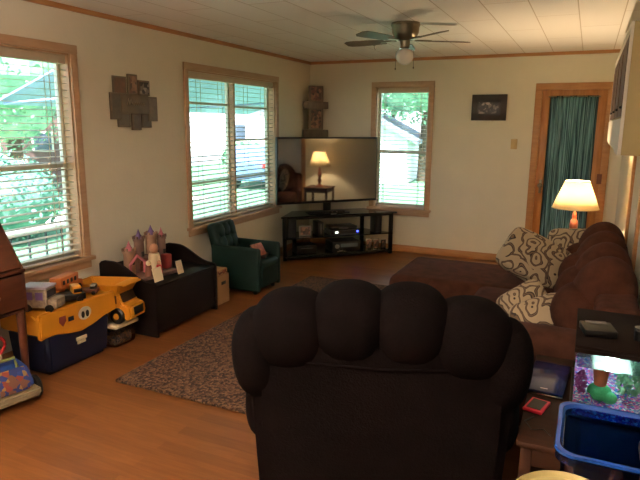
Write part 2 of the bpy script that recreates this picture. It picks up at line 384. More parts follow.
# curtain on the door glass
cw_ = MB(); bmx = cw_.bm; n = 120; cols_ = []
for i in range(n+1):
    t = i/n; x = -hw+g-.012+(2*(hw-g)+.024)*t
    y = -.024 + .009*math.sin(t*2*PI*11)+.010*math.sin(t*2*PI*3.2+1)
    cols_.append([bmx.verts.new((x, y*(1 if 0 < k < 3 else .9), z)) for k, z in enumerate((.22, .8, 1.4, 1.965))])
for i in range(n):
    for k in range(3): bmx.faces.new((cols_[i][k], cols_[i+1][k], cols_[i+1][k+1], cols_[i][k+1]))
cur = thing('door_curtain', 'gathered teal curtain hanging over the glass of the front door', 'curtain', ((D1[0]+D1[1])/2, B, 0))
cw_.build('curtain_panel', m_curtain, cur)
mb = MB(); mb.tube([(-hw+g-.03, -.022, 1.955), (hw-g+.03, -.022, 1.955)], .006, 8); mb.build('curtain_rod', m_nickel, cur)

# ------------------------------------------------------------------ outdoors
GZ = -.6
m_grass = mat('lawn_grass', (84, 134, 100), .9, rgb2=(106, 154, 118), scale=.6, bump=.5, bscale=40)
m_leaf = mat('leaves', (96, 140, 116), .95, spec=.05, rgb2=(160, 196, 160), scale=3)
m_leaf2 = mat('leaves_dark', (70, 112, 100), .95, spec=.05, rgb2=(120, 158, 140), scale=3)
m_bark = mat('bark', (80, 64, 50), .9)
m_conc = mat('concrete', (190, 188, 182), .8)
m_asph = mat('asphalt', (120, 122, 126), .9)
m_sidw = mat('white_siding', (222, 222, 220), .7)
m_sidb = mat('brown_siding', (104, 76, 72), .7)
m_roof = mat('grey_shingle', (120, 126, 138), .9, scale=20)
m_bluecar = mat('blue_car_paint', (104, 130, 170), .25, var=.03)
m_awn = mat('awning_metal', (150, 164, 200), .5)
mb = MB(); mb.box(-90, 60, -40, 110, GZ-.2, GZ); tag(struct(mb.build('lawn', m_grass, smooth=0)))
mb = MB(); mb.box(-30, -19.5, -40, 110, GZ, GZ+.01); struct(mb.build('street', m_asph, smooth=0))
mb = MB(); mb.box(-11.6, -10.2, -20, 14.5, GZ, GZ+.03); mb.box(-12, 2, 27.0, 28.6, GZ, GZ+.03); struct(mb.build('path', m_conc, smooth=0))

def foliage(mb, c, rad, n, leaf=.16):
    for _ in range(n):
        while True:
            p = Vector((random.uniform(-1, 1), random.uniform(-1, 1), random.uniform(-1, 1)))
            if .35 < p.length < 1: break
        q = Vector(c)+Vector((p.x*rad[0], p.y*rad[1], p.z*rad[2]))
        a = Vector((random.gauss(0, 1), random.gauss(0, 1), random.gauss(0, 1))).normalized()
        b_ = a.orthogonal().normalized(); s_ = leaf*random.uniform(.6, 1.4)
        a *= s_; b_ *= s_*.6
        mb.quad(q-a-b_*.2, q-b_, q+a, q+b_)
def tree(loc, h, rad, n, label, m=m_leaf, leaf=.3, group=None):
    t = thing('leafy_tree', label, 'tree', (loc[0], loc[1], GZ), 0, group)
    k = MB(); k.tube([(0, 0, 0), (.05, 0, h*.3), (.1, .1, h*.62)], [.22, .17, .08], 10)
    k.tube([(.05, 0, h*.32), (rad*.3, rad*.1, h*.6)], [.1, .04], 8); k.tube([(.05, 0, h*.35), (-rad*.3, -rad*.1, h*.6)], [.1, .04], 8)
    k.build('trunk', m_bark, t)
    k = MB()
    for j in range(7):
        a = j*2.4; rr = rad*.45*(j % 3)/2
        cz = h*.62+(j % 4-1)*rad*.28
        c = (rr*math.cos(a), rr*math.sin(a), cz)
        k.ell(c, (rad*.42, rad*.42, rad*.38), seg=10, ring=7)
        foliage(k, c, (rad*.62, rad*.62, rad*.55), n//7, leaf)
    k.build('crown', m, t, smooth=0)
    return t
def at(px, py, D):
    d = f + (px-320)/F*r + (240-py)/F*u; d = d/Vector((d.x, d.y)).length
    return Vector((0, 0, H)) + d*D
for (px, D, h, rad, lab, mm) in (
    (12, 17, 5.6, 2.6, 'round green tree beyond the hedge outside the leftmost window', m_leaf),
    (64, 30, 10, 3.4, 'tall tree far behind the brown house at left', m_leaf2),
    (200, 62, 8, 4.6, 'broad tree across the street, left in the double window', m_leaf2),
    (264, 56, 7.5, 3.6, 'tree across the street, right in the double window', m_leaf),
    (236, 90, 11, 5.5, 'distant tree in the middle of the double window', m_leaf2),
    (424, 24, 7.5, 2.9, 'leafy tree right of the white garage', m_leaf),
    (392, 40, 10, 4.5, 'tall tree rising behind the white garage roof', m_leaf)):
    p = at(px, 130, D); tree((p.x, p.y), h, rad, 5200, lab, mm, leaf=.08*D/24)
# hedge and bushes
hd = at(-18, 200, 12.5)
mb = MB(); mb.ell((0, 0, .8), (1.3, 1.3, .85), seg=20, ring=12); foliage(mb, (0, 0, .8), (1.42, 1.42, .98), 5000, .045)
tag(mb.build('hedge', m_leaf2, smooth=0), 'dense rounded hedge on the lawn outside the leftmost window', 'hedge').location = (hd.x, hd.y, GZ)
hd = at(246, 170, 30)
mb = MB(); mb.ell((0, 0, .6), (1.2, 1.0, .6), seg=14, ring=9); foliage(mb, (0, 0, .6), (1.3, 1.2, .8), 900, .12)
tag(mb.build('bush', m_leaf, smooth=0), 'low green bush on the lawn outside the double window', 'bush').location = (hd.x, hd.y, GZ)
def house(name, label, loc, rz, w_, d_, h_, rh, ms, mr, wins):
    t = thing(name, label, 'building', loc, rz)
    k = MB(); k.box(-w_/2, w_/2, -d_/2, d_/2, 0, h_); k.prism([(-w_/2, h_), (w_/2, h_), (0, h_+rh)], 'y', -d_/2, d_/2); k.build('wall', ms, t, smooth=0)
    k = MB()
    for s in (-1, 1):
        k.prism([(s*(w_/2+.4), h_-.4*rh/(w_/2)), (0, h_+rh), (0, h_+rh+.15), (s*(w_/2+.4), h_-.4*rh/(w_/2)+.15)], 'y', -d_/2-.3, d_/2+.3)
    k.build('roof', mr, t, smooth=0)
    for (x, z, a, b_) in wins:
        k = MB(); k.box(x-a/2-.06, x+a/2+.06, -d_/2-.04, -d_/2, z-.06, z+b_+.06); fr = k.build('window_frame', m_white, t)
        k = MB(); k.box(x-a/2, x+a/2, -d_/2-.05, -d_/2-.04, z, z+b_); k.build('pane', mat('far_glass', (70, 80, 95), .1), fr)
    return t
p = at(384, 150, 23); house('garage', 'white garage with grey gable roof outside the narrow window', (p.x-.75, p.y+1.5, GZ), R(8), 3.0, 4, 1.75, .8, m_sidw, m_roof, [(-.6, .7, .6, .8)])
p = at(48, 150, 21); house('house', 'brown gabled house beyond the hedge at left', (p.x-.5, p.y+.8, GZ), R(38), 2.4, 4, 2.6, 1.1, m_sidb, m_roof, [(0, 1.4, .5, .5)])
p = at(216, 140, 50); house('house', 'pale house across the street seen through the double window', (p.x, p.y, GZ), R(30), 9, 8, 3, 2, m_sidw, m_roof, [(-2.5, 1, 1.2, 1.2), (2, 1, 1.2, 1.2)])
# parked car
p = at(270, 188, 22)
ct = thing('parked_car', 'blue car parked outside, low at the right of the double window', 'car', (p.x, p.y, GZ), R(100))
mb = MB(); mb.prism([(-2.1, .3), (2.1, .3), (2.15, .7), (1.9, .95), (.9, 1.0), (.4, 1.45), (-1.3, 1.5), (-1.9, 1.0), (-2.15, .9)], 'y', -.85, .85, bev=.05); mb.build('body', m_bluecar, ct)
mb = MB(); mb.prism([(.75, 1.02), (.33, 1.4), (-1.2, 1.44), (-1.65, 1.03)], 'y', -.86, .86); mb.build('window', mat('car_glass', (30, 36, 44), .08), ct)
for sx in (-1.35, 1.35):
    for sy in (-.8, .8):
        mb = MB(); mb.lathe([(0, -.1), (.28, -.1), (.32, -.06), (.32, .06), (.28, .1), (0, .1)], M=Matrix.Translation((sx, sy, .32)) @ Matrix.Rotation(PI/2, 4, 'X')); mb.build('wheel', m_black, ct)
mb = MB(); mb.box(-2.17, -2.1, -.8, -.5, .75, .92, bev=.01); mb.build('tail_light', m_red, ct)
mb = MB(); mb.box(-2.17, -2.1, .5, .8, .75, .92, bev=.01); mb.build('tail_light', m_red, ct)
# awning over the double window
aw = thing('window_awning', 'pale blue metal awning sloping out over the double window', 'awning', (A-T, 5.38, 0))
mb = MB()
for k in range(15):
    yy = -1.3+k*.33
    mb.prism([(0, 2.46), (-1.95, 1.80), (-1.95, 1.82), (0, 2.48)], 'y', yy, yy+.33)
mb.build('panels', m_awn, aw, smooth=0)
for yy in (-1.25, 0, 1.25):
    mb = MB(); mb.tube([(0, yy, 1.90 if yy else 2.2), (-1.85, yy, 1.81)], .015, 6); mb.build('bracket', m_awn, aw)
# railing of the side porch, outside the leftmost window
rl = thing('porch_railing', 'dark metal railing on the porch outside the leftmost window', 'railing', (-4.75, 0, 0))
mb = MB(); mb.box(-.03, .03, 1.2, 5.0, .60, .64, bev=.004); mb.build('top_rail', m_conc, rl)
mb = MB(); mb.box(-.015, .015, 1.2, 5.0, .12, .15); mb.build('bottom_rail', m_rail, rl)
for k in range(20):
    y = 1.25+k*.19; mb = MB(); mb.box(-.008, .008, y-.008, y+.008, -.08 if k % 6 == 0 else .14, .6); mb.build('baluster', m_rail, rl, smooth=0)
mb = MB(); mb.box(-4.95, A-T, 1.0, 4.2, -.2, -.08); struct(mb.build('porch_deck', m_conc, smooth=0))

# ------------------------------------------------------------------ big furniture
# rug
mb = MB(); bmx = mb.bm
mb.box(-2.61, -.35, 2.57, 5.45, .0, .022, bev=.008)
o = mb.build('area_rug', m_rug); tag(o, 'speckled brown shag rug on the wood floor', 'rug')

# recliner seen from behind
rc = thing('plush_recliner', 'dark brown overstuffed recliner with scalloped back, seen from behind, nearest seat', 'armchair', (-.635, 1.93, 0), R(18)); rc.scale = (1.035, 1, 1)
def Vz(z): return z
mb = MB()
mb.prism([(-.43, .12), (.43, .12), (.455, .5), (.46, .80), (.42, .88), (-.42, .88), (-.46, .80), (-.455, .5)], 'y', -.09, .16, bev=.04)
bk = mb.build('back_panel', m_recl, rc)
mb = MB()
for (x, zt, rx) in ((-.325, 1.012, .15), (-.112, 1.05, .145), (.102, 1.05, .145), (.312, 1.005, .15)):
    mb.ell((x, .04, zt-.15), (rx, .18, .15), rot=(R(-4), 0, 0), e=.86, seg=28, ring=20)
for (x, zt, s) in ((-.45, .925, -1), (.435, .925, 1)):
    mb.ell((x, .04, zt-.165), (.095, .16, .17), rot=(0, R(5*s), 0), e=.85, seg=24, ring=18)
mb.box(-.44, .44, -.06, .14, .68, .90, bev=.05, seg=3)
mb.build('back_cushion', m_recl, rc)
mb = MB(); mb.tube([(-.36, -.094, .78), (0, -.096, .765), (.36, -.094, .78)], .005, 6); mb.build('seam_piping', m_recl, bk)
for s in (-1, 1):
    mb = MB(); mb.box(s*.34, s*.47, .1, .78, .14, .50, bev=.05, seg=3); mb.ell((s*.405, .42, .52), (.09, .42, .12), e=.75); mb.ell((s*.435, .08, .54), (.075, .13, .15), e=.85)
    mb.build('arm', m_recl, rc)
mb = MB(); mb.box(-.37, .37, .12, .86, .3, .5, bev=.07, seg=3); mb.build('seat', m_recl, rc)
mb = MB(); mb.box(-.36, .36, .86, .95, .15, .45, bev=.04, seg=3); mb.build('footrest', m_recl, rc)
mb = MB(); mb.box(-.4, .4, .02, .78, .023, .14, bev=.01); mb.build('base', m_black, rc)

# sectional along the right wall with a chaise
sf = thing('sectional_sofa', 'long dark brown plush sectional along the right wall, chaise at its far end', 'sofa', (0, 0, 0))
mb = MB(); mb.box(-1.34, -.05, 4.30, 5.06, .05, .30, bev=.04, seg=3); mb.box(-.62, .30, 3.0, 5.06, .05, .28, bev=.03); mb.build('base', m_chocolate, sf)
mb = MB(); mb.box(-1.37, -.02, 4.27, 5.09, .25, .455, bev=.075, seg=4); mb.build('chaise_cushion', m_chocolate, sf)
mb = MB(); mb.box(-.66, .0, 3.74, 4.28, .27, .47, bev=.07, seg=4); mb.build('seat_cushion', m_chocolate, sf)
mb = MB(); mb.box(-.66, .0, 3.22, 3.75, .27, .47, bev=.07, seg=4); mb.build('seat_cushion', m_chocolate, sf)
mb = MB(); mb.box(.10, .31, 3.0, 5.06, .1, .76, bev=.05, seg=3); mb.build('back_frame', m_chocolate, sf)
for i, y in enumerate((4.80, 4.37, 3.93, 3.49)):
    mb = MB()
    mb.ell((.145, y, .69), (.17, .185, .25), rot=(R(24), R(10), 0), e=1.0, seg=30, ring=20)
    mb.ell((.05, y-.03, .60), (.17, .185, .17), rot=(R(16), R(22), 0), e=1.0, seg=28, ring=16)
    mb.build('back_cushion', m_chocolate, sf)
mb = MB(); mb.box(-.64, .31, 2.98, 3.2, .06, .48, bev=.05, seg=3); mb.ell((-.16, 3.09, .485), (.49, .125, .11), e=.7, seg=28, ring=14); mb.build('arm', m_chocolate, sf)

def pillow(loc, rot, sx, sz, th, label):
    N = 22; mb = MB(); b_ = mb.bm; fr = []; bk_ = []
    for sgn, store in ((1, fr), (-1, bk_)):
        for i in range(N+1):
            row = []
            for j in range(N+1):
                uu = -1+2*i/N; vv = -1+2*j/N
                tt = th*((1-abs(uu)**2.6)*(1-abs(vv)**2.6))**.55
                pin = 1-.07*(1-abs(uu)**2)*(abs(vv)**4); pin2 = 1-.07*(1-abs(vv)**2)*(abs(uu)**4)
                y = sgn*tt*(1+.10*noise.noise(Vector((uu*1.7+loc[0]*9, vv*1.7, sgn))))
                row.append(b_.verts.new((uu*math.sqrt(1-.30*vv**4)*sx/2*pin2, y, vv*math.sqrt(1-.30*uu**4)*sz/2*pin)))
            store.append(row)
    for st in (fr, bk_):
        for i in range(N):
            for j in range(N): b_.faces.new((st[i][j], st[i+1][j], st[i+1][j+1], st[i][j+1]))
    bmesh.ops.remove_doubles(b_, verts=b_.verts, dist=1e-4)
    o = mb.build('throw_pillow', m_scroll, smooth=80); o.location = loc; o.rotation_euler = [R(a) for a in rot]
    tag(o, label, 'pillow', 'scroll-patterned throw pillows on the sectional'); return o
pillow((-.30, 4.56, .635), (-34, 24, -6), .54, .40, .11, 'large cream scroll-print pillow leaning on the chaise, leftmost and biggest in view')
pillow((-.07, 4.83, .66), (-16, -8, -28), .42, .40, .075, 'scroll-print pillow standing behind the biggest pillow, below the lamp')
pillow((-.285, 3.70, .53), (-34, -36, 10), .33, .25, .06, 'scroll-print pillow tipped on the seat in front of the chaise, farther of two')
pillow((-.17, 3.50, .53), (-44, -24, 8), .37, .25, .06, 'scroll-print pillow lying nearest the sofa arm, nearer of two')

# ------------------------------------------------------------------ lamp on its table beyond the sofa
LT = (-.06, 5.50)
t = thing('side_table', 'small wood side table holding the lit lamp behind the chaise', 'table', (LT[0], LT[1], 0))
mb = MB(); mb.box(-.24, .24, -.22, .22, .535, .56, bev=.006); mb.build('table_top', m_cherry, t)
mb = MB(); mb.box(-.21, .21, -.19, .19, .47, .535); mb.build('apron', m_cherry, t)
for sx in (-1, 1):
    for sy in (-1, 1):
        mb = MB(); mb.box(sx*.21-.018, sx*.21+.018, sy*.19-.018, sy*.19+.018, 0, .535, bev=.003); mb.build('leg', m_cherry, t)
lp = thing('table_lamp', 'lit table lamp with cream shade and turned reddish base', 'lamp', (LT[0], LT[1], .56))
m_terra = mat('turned_red_wood', (150, 74, 48), .35, rgb2=(180, 100, 70), scale=10)
mb = MB(); mb.lathe([(0, 0), (.075, 0), (.075, .012), (.05, .025), (.022, .04), (.02, .07), (.034, .09), (.036, .12), (.022, .14), (.02, .16), (.032, .18), (.036, .22), (.03, .25), (.018, .27), (.022, .29), (.018, .31), (.012, .33), (0, .335)], seg=20)
mb.build('base', m_terra, lp)
mb = MB(); mb.tube([(0, 0, .33), (0, 0, .40)], .008, 8); mb.tube([(-.05, 0, .40), (-.055, 0, .5), (0, 0, .60), (.055, 0, .5), (.05, 0, .40)], .002, 6); mb.build('harp', m_nickel, lp)
m_bulb = mat('lit_bulb', (255, 240, 200), .3, emit=(255, 214, 140), estr=25)
mb = MB(); mb.ell((0, 0, .455), (.028, .028, .04), seg=14, ring=10); mb.build('bulb', m_bulb, lp)
mb = MB(); b_ = mb.bm; SEG = 8
rings = []
for (rr, z) in ((.192, .365), (.10, .60)):
    ring = []
    for k in range(SEG*4):
        a = 2*PI*k/(SEG*4)
        ring.append(b_.verts.new((rr*math.cos(a), rr*math.sin(a), z)))
    rings.append(ring)
for i in range(SEG*4): b_.faces.new((rings[0][i], rings[0][(i+1) % 32], rings[1][(i+1) % 32], rings[1][i]))
sh = mb.build('lamp_shade', m_shade, lp)
md = sh.modifiers.new('s', 'SOLIDIFY'); md.thickness = .001
mb = MB()
for (rr, z) in ((.193, .365), (.101, .60)): mb.tube([(rr*math.cos(2*PI*k/32), rr*math.sin(2*PI*k/32), z) for k in range(33)], .003, 6, cap=False)
mb.build('shade_ring', m_cream, sh)
L = bpy.data.lights.new('table_lamp_light', 'POINT'); L.energy = TABLE_LAMP_W; L.color = (1, .74, .45); L.shadow_soft_size = .04
lo = bpy.data.objects.new('table_lamp_light', L); col.objects.link(lo); lo.location = (0, 0, .52); lo.parent = lp

# ------------------------------------------------------------------ TV corner
P0 = Vector((-2.695, 6.475, 0)); tvr = PI/4
m_tvglass = mat('smoked_glass', (26, 30, 32), .06, var=.05)
st = thing('tv_stand', 'black glass and metal corner stand carrying the television', 'tv stand', P0, tvr)
def trap(w0, w1, d): return [(-w0/2, 0), (w0/2, 0), (w1/2, d), (-w1/2, d)]
for z, th, nm in ((.53, .018, 'top_shelf'), (.265, .012, 'middle_shelf'), (.05, .014, 'bottom_shelf')):
    mb = MB(); k = 1.54 if nm == 'top_shelf' else 1.46; mb.prism([(x, y-(.02 if nm == 'top_shelf' else 0)) for x, y in trap(k, 1.0, .44)], 'z', z, z+th, bev=.003); mb.build(nm, m_tvglass, st)
for (x, y) in ((-.71, .035), (.71, .035), (-.47, .40), (.47, .40)):
    mb = MB(); mb.box(x-.022, x+.022, y-.022, y+.022, 0, .53, bev=.004); mb.build('leg', m_blackm, st)
mb = MB(); mb.box(-.69, .69, .0, .02, .505, .53); mb.box(-.69, .69, .0, .02, .03, .05); mb.build('rail', m_blackm, st)
def S(x, y, z=0): return P0 + Vector((x*math.cos(tvr)-y*math.sin(tvr), x*math.sin(tvr)+y*math.cos(tvr), z))
tv = thing('television', 'large flat screen television switched off, on the corner stand', 'television', S(-.10, .19, .548), tvr+R(3.5))
mb = MB(); mb.ell((0, 0, .012), (.26, .11, .012), e=.8); mb.box(-.26, .26, -.10, .10, 0, .008, bev=.003); mb.build('base', m_black, tv)
mb = MB(); mb.box(-.05, .05, .01, .04, .01, .2, bev=.006); mb.build('neck', m_black, tv)
mb = MB(); mb.box(-.68, .68, -.02, .025, .125, .93, bev=.006); mb.box(-.45, .45, .02, .055, .2, .7, bev=.012); mb.build('housing', m_black, tv)
def screen_mat():
    m = bpy.data.materials.new('tv_screen'); m.use_nodes = True; n = m.node_tree.nodes; l = m.node_tree.links
    b = n['Principled BSDF']; b.inputs['Base Color'].default_value = (.012, .012, .013, 1); b.inputs['Roughness'].default_value = .03
    b.inputs['IOR'].default_value = 2.8
    nz = n.new('ShaderNodeTexNoise'); nz.inputs['Scale'].default_value = 2; mr = n.new('ShaderNodeMapRange'); mr.inputs[3].default_value = .02; mr.inputs[4].default_value = .05
    l.new(nz.outputs[0], mr.inputs[0]); l.new(mr.outputs[0], b.inputs['Roughness']); return m
mb = MB(); mb.box(-.665, .665, -.0225, -.0202, .155, .91); mb.build('screen', screen_mat(), tv, smooth=0)
def item(name, label, cat, x, y, z, parts, rz=0, group=None):
    o = thing(name, label, cat, S(x, y, z), tvr+R(rz), group)
    for (nm, mm, fn) in parts:
        k = MB(); fn(k); k.build(nm, mm, o)
    return o
m_led = mat('blue_led', (40, 60, 255), .3, emit=(50, 60, 255), estr=6)
m_disp = mat('white_display', (230, 240, 230), .3, emit=(220, 235, 225), estr=1.2)
MS, BS, TS = .277, .064, .548
for x, lab in ((-.60, 'tall black speaker at the left end of the middle shelf'), (.55, 'tall black speaker at the right end of the middle shelf')):
    item('speaker', lab, 'speaker', x, .14, MS, [('cabinet', m_black, lambda k: k.box(-.055, .055, -.06, .06, 0, .235, bev=.006)),
        ('grille', mat('speaker_cloth', (26, 24, 24), .9), lambda k: k.box(-.047, .047, -.066, -.059, .01, .225, bev=.003))], group='small speakers on the tv stand')
item('framed_photo', 'round-edged silver photo frame on the middle shelf, left', 'picture frame', -.42, .12, MS, [
    ('frame', m_grey, lambda k: k.box(-.075, .075, -.008, .008, 0, .13, bev=.006)), ('photo', m_photo, lambda k: k.box(-.058, .058, -.0095, -.008, .018, .112))], rz=-8)
item('game_console', 'black upright box left of the cable box on middle shelf', 'game console', -.235, .16, MS, [
    ('case', m_black, lambda k: k.box(-.04, .04, -.1, .1, 0, .17, bev=.006)), ('front_strip', m_grey, lambda k: k.box(-.004, .004, -.102, -.1, .02, .15))])
item('cable_box', 'silver grey cable box with white display and blue light', 'cable box', .08, .16, MS, [
    ('case', mat('silver_grey', (84, 86, 88), .35, metal=.4), lambda k: k.box(-.19, .19, -.12, .12, 0, .06, bev=.004)),
    ('front_panel', m_black, lambda k: k.box(-.186, .186, -.124, -.12, .018, .056)),
    ('display', m_disp, lambda k: k.box(-.135, -.095, -.1262, -.1242, .026, .05)),
    ('power_light', m_led, lambda k: k.ell((.165, -.126, .04), (.012, .004, .012), seg=10, ring=6))])
item('video_player', 'black disc player stacked on top of the cable box', 'disc player', .08, .17, MS+.061, [
    ('case', m_black, lambda k: k.box(-.17, .17, -.11, .11, 0, .045, bev=.004)), ('tray', m_grey, lambda k: k.box(-.08, .05, -.1115, -.11, .018, .026))])
item('game_console', 'black box on the bottom shelf at left', 'game console', -.42, .15, BS, [
    ('case', m_black, lambda k: k.box(-.13, .13, -.1, .1, 0, .11, bev=.01)), ('disc_slot', m_grey, lambda k: k.box(-.08, .08, -.102, -.1, .07, .075))])
item('stereo_receiver', 'black stereo receiver with round dial on the bottom shelf', 'stereo', .10, .16, BS, [
    ('case', m_black, lambda k: k.box(-.19, .19, -.13, .13, 0, .13, bev=.005)),
    ('knob', m_grey, lambda k: k.lathe([(0, 0), (.028, 0), (.026, .018), (0, .02)], M=Matrix.Translation((-.13, -.13, .075)) @ Matrix.Rotation(PI/2, 4, 'X'))),
    ('display', mat('grey_display', (90, 100, 104), .2), lambda k: k.box(-.08, .15, -.1315, -.13, .06, .105))])
item('game_controller', 'silver game controller lying before the receiver', 'controller', .02, .03, BS, [
    ('body', m_chrome, lambda k: (k.ell((0, 0, .014), (.05, .022, .013)), k.ell((-.045, -.01, .012), (.018, .025, .012)), k.ell((.045, -.01, .012), (.018, .025, .012)))),
    ('thumb_stick', m_black, lambda k: (k.lathe([(.006, .02), (.008, .034), (0, .035)], c=(-.02, 0, 0), seg=10), k.lathe([(.006, .02), (.008, .034), (0, .035)], c=(.02, 0, 0), seg=10)))])
for x, w_, h_, lab in ((.46, .09, .14, 'silver photo frame on the bottom shelf, right of the receiver'), (.565, .08, .13, 'middle photo frame of the three on the bottom shelf'), (.67, .07, .11, 'dark photo frame at the right end of the bottom shelf')):
    item('framed_photo', lab, 'picture frame', x-.03, .09, BS, [
        ('frame', m_chrome if x < .6 else m_black, lambda k: k.box(-w_/2, w_/2, -.007, .007, 0, h_, bev=.004)), ('photo', m_photo, lambda k: k.box(-w_/2+.012, w_/2-.012, -.0085, -.007, .014, h_-.014))], rz=6, group='small photo frames on the tv stand')
item('sensor_bar', 'slim black sensor bar on the stand before the television', 'sensor bar', -.08, .03, TS, [
    ('bar', m_black, lambda k: k.box(-.14, .14, -.02, .02, .012, .045, bev=.006)), ('foot', m_grey, lambda k: k.box(-.03, .03, -.02, .02, 0, .012)),
    ('lens', m_chrome, lambda k: (k.ell((-.03, -.021, .03), (.008, .003, .008), seg=10, ring=6), k.ell((.03, -.021, .03), (.008, .003, .008), seg=10, ring=6)))])
# cross-shaped collage in the corner above the tv
cr = thing('photo_cross', 'grey cross-shaped photo collage in the corner above the television', 'photo collage', (-3.295, 7.011, 1.46), PI/4)
m_driftwood = mat('driftwood_grey', (126, 112, 94), .7, rgb2=(104, 92, 78), scale=10, stretch=(4, 1, 1))
mb = MB(); mb.box(-.175, .175, -.012, .012, -.03, .10, bev=.004); mb.box(-.17, .17, -.014, .014, .37, .46, bev=.004); mb.box(-.10, .10, -.010, .010, .1, .37, bev=.003); mb.box(-.10, .10, -.010, .010, .46, .66, bev=.003); mb.build('board', m_driftwood, cr)
for z0, z1 in ((.12, .355), (.475, .645)):
    mb = MB(); mb.box(-.07, .07, -.014, -.010, z0, z1); ph = mb.build('photo', m_photo, cr)

# ------------------------------------------------------------------ wall hangings
cx = thing('photo_collage', 'grey wall collage of overlapping photo frames between the left windows', 'photo collage', (A, 3.81, 1.79))
m_pewter = mat('pewter_frame', (124, 106, 84), .5, rgb2=(104, 90, 72), scale=10)
def fr(y0, y1, z0, z1, d, m=m_photobw):
    k = MB(); k.box(0, d, y0, y1, z0, z1, bev=.003); o = k.build('frame', m_pewter, cx)
    k = MB(); k.box(d, d+.002, y0+.015, y1-.015, z0+.015, z1-.015); k.build('photo', m, o, smooth=0)
fr(-.235, -.085, .055, .20, .012, mat('photo_warm', (128, 84, 62), .4, rgb2=(100, 76, 58), scale=30)); fr(-.07, .035, .06, .225, .02, m_photo); fr(.05, .19, .06, .185, .012)
fr(-.275, -.16, -.14, .07, .018, mat('photo_grey', (92, 84, 72), .4, rgb2=(110, 98, 82), scale=30)); fr(.15, .27, -.15, .055, .018, mat('photo_grey2', (110, 96, 82), .4, rgb2=(140, 124, 108), scale=20))
fr(-.2, -.06, -.20, -.085, .012, mat('photo_grey', (92, 84, 72))); fr(-.045, .06, -.225, -.09, .02, mat('photo_grey', (92, 84, 72))); fr(.075, .195, -.205, -.09, .012, mat('photo_grey', (92, 84, 72)))
mb = MB(); mb.box(0, .024, -.165, .155, -.09, .065, bev=.004); pq = mb.build('plaque', m_pewter, cx)
m_script = mat('script_paint', (176, 160, 138), .6)
mb = MB(); pts = [(.027, -.10, -.02), (.027, -.085, .03), (.027, -.075, -.018), (.027, -.06, .025), (.027, -.045, -.015)]
for k in range(24): pts.append((.027, -.045+k*.0065, -.012+.010*math.sin(k*1.6)))
mb.tube(pts, .003, 5); mb.build('script_lettering', m_script, pq)

pf = thing('framed_picture', 'dark square frame with grey group photo on the wall left of the door', 'picture frame', (-1.11, B, 1.84))
mb = MB(); mb.box(-.2, .2, -.025, 0, -.15, .15, bev=.004); mb.build('frame', mat('dark_frame', (52, 38, 28), .5), pf)
mb = MB(); mb.box(-.135, .135, -.027, -.025, -.095, .085); mt = mb.build('mat_board', mat('mat_black', (44, 36, 30), .6), pf, smooth=0)
mb = MB(); mb.box(-.115, .115, -.0285, -.027, -.07, .06); mb.build('photo', m_photobw, mt, smooth=0)
sw = thing('light_switch', 'ivory light switch plate between picture and door', 'light switch', (-.80, B, 1.42))
m_ivory = mat('ivory_plastic', (196, 166, 112), .4)
mb = MB(); mb.box(-.036, .036, -.006, 0, -.058, .058, bev=.002); mb.build('plate', m_ivory, sw)
mb = MB(); mb.box(-.005, .005, -.018, -.006, -.006, .014, bev=.001); mb.build('toggle', m_ivory, sw)

# ------------------------------------------------------------------ ceiling fan
fn = thing('ceiling_fan', 'hugger ceiling fan with nickel motor, grey blades and globe light', 'ceiling fan', (-1.44, 4.77, ZC))
mb = MB(); mb.lathe([(0, -.001), (.115, -.001), (.12, -.02), (.112, -.035), (.108, -.08), (.09, -.115), (.06, -.135), (.04, -.14), (.038, -.19), (.048, -.20), (0, -.20)], seg=32); mb.build('motor_housing', m_nickel, fn)
m_blade = mat('fan_blade', (116, 98, 82), .45, rgb2=(98, 82, 68), scale=6)
for a in (31, 103, 175, 247, 319):
    M = Matrix.Rotation(R(a), 4, 'Z')
    mb = MB(); mb.box(.08, .22, -.014, .014, -.142, -.130, bev=.003, M=M); ir = mb.build('blade_iron', m_nickel, fn)
    mb = MB(); M2 = M @ Matrix.Translation((.36, 0, -.140)) @ Matrix.Rotation(R(11), 4, 'X')
    b2 = bmesh.new(); vs = []
    prof = [(-.18, .045), (-.1, .055), (.08, .062), (.15, .058), (.18, .035)]
    pl = [(x, -y) for x, y in prof] + [(x, y) for x, y in reversed(prof)]
    v0 = [b2.verts.new((x, y, 0)) for x, y in pl]; v1 = [b2.verts.new((x, y, .006)) for x, y in pl]
    b2.faces.new(v0[::-1]); b2.faces.new(v1)
    for i in range(len(pl)): b2.faces.new((v0[i], v0[(i+1) % len(pl)], v1[(i+1) % len(pl)], v1[i]))
    mb._merge(b2, M2); mb.build('blade', m_blade, fn)
m_globe = mat('frosted_globe', (225, 215, 200), .25, var=.02)
mb = MB(); mb.ell((0, 0, -.262), (.072, .072, .066)); mb.build('glass_globe', m_globe, fn)
for s in (-1, 1):
    mb = MB(); mb.tube([(s*.035, -.01*s, -.19), (s*.08, -.02*s, -.22), (s*.083, -.02*s, -.35)], .0018, 6); mb.ell((s*.083, -.02*s, -.355), (.006, .006, .01), seg=8, ring=6); mb.build('pull_chain', m_nickel, fn)
hk = MB(); hk.lathe([(0, -.008), (.012, -.006), (.014, 0)], seg=12); hk.tube([(0, 0, -.006), (0, 0, -.03), (.01, 0, -.045), (.02, 0, -.035)], .0025, 6)
o = hk.build('ceiling_hook', m_nickel); o.location = (-2.12, 5.93, ZC); tag(o, 'small metal hook in the ceiling near the corner', 'hook')
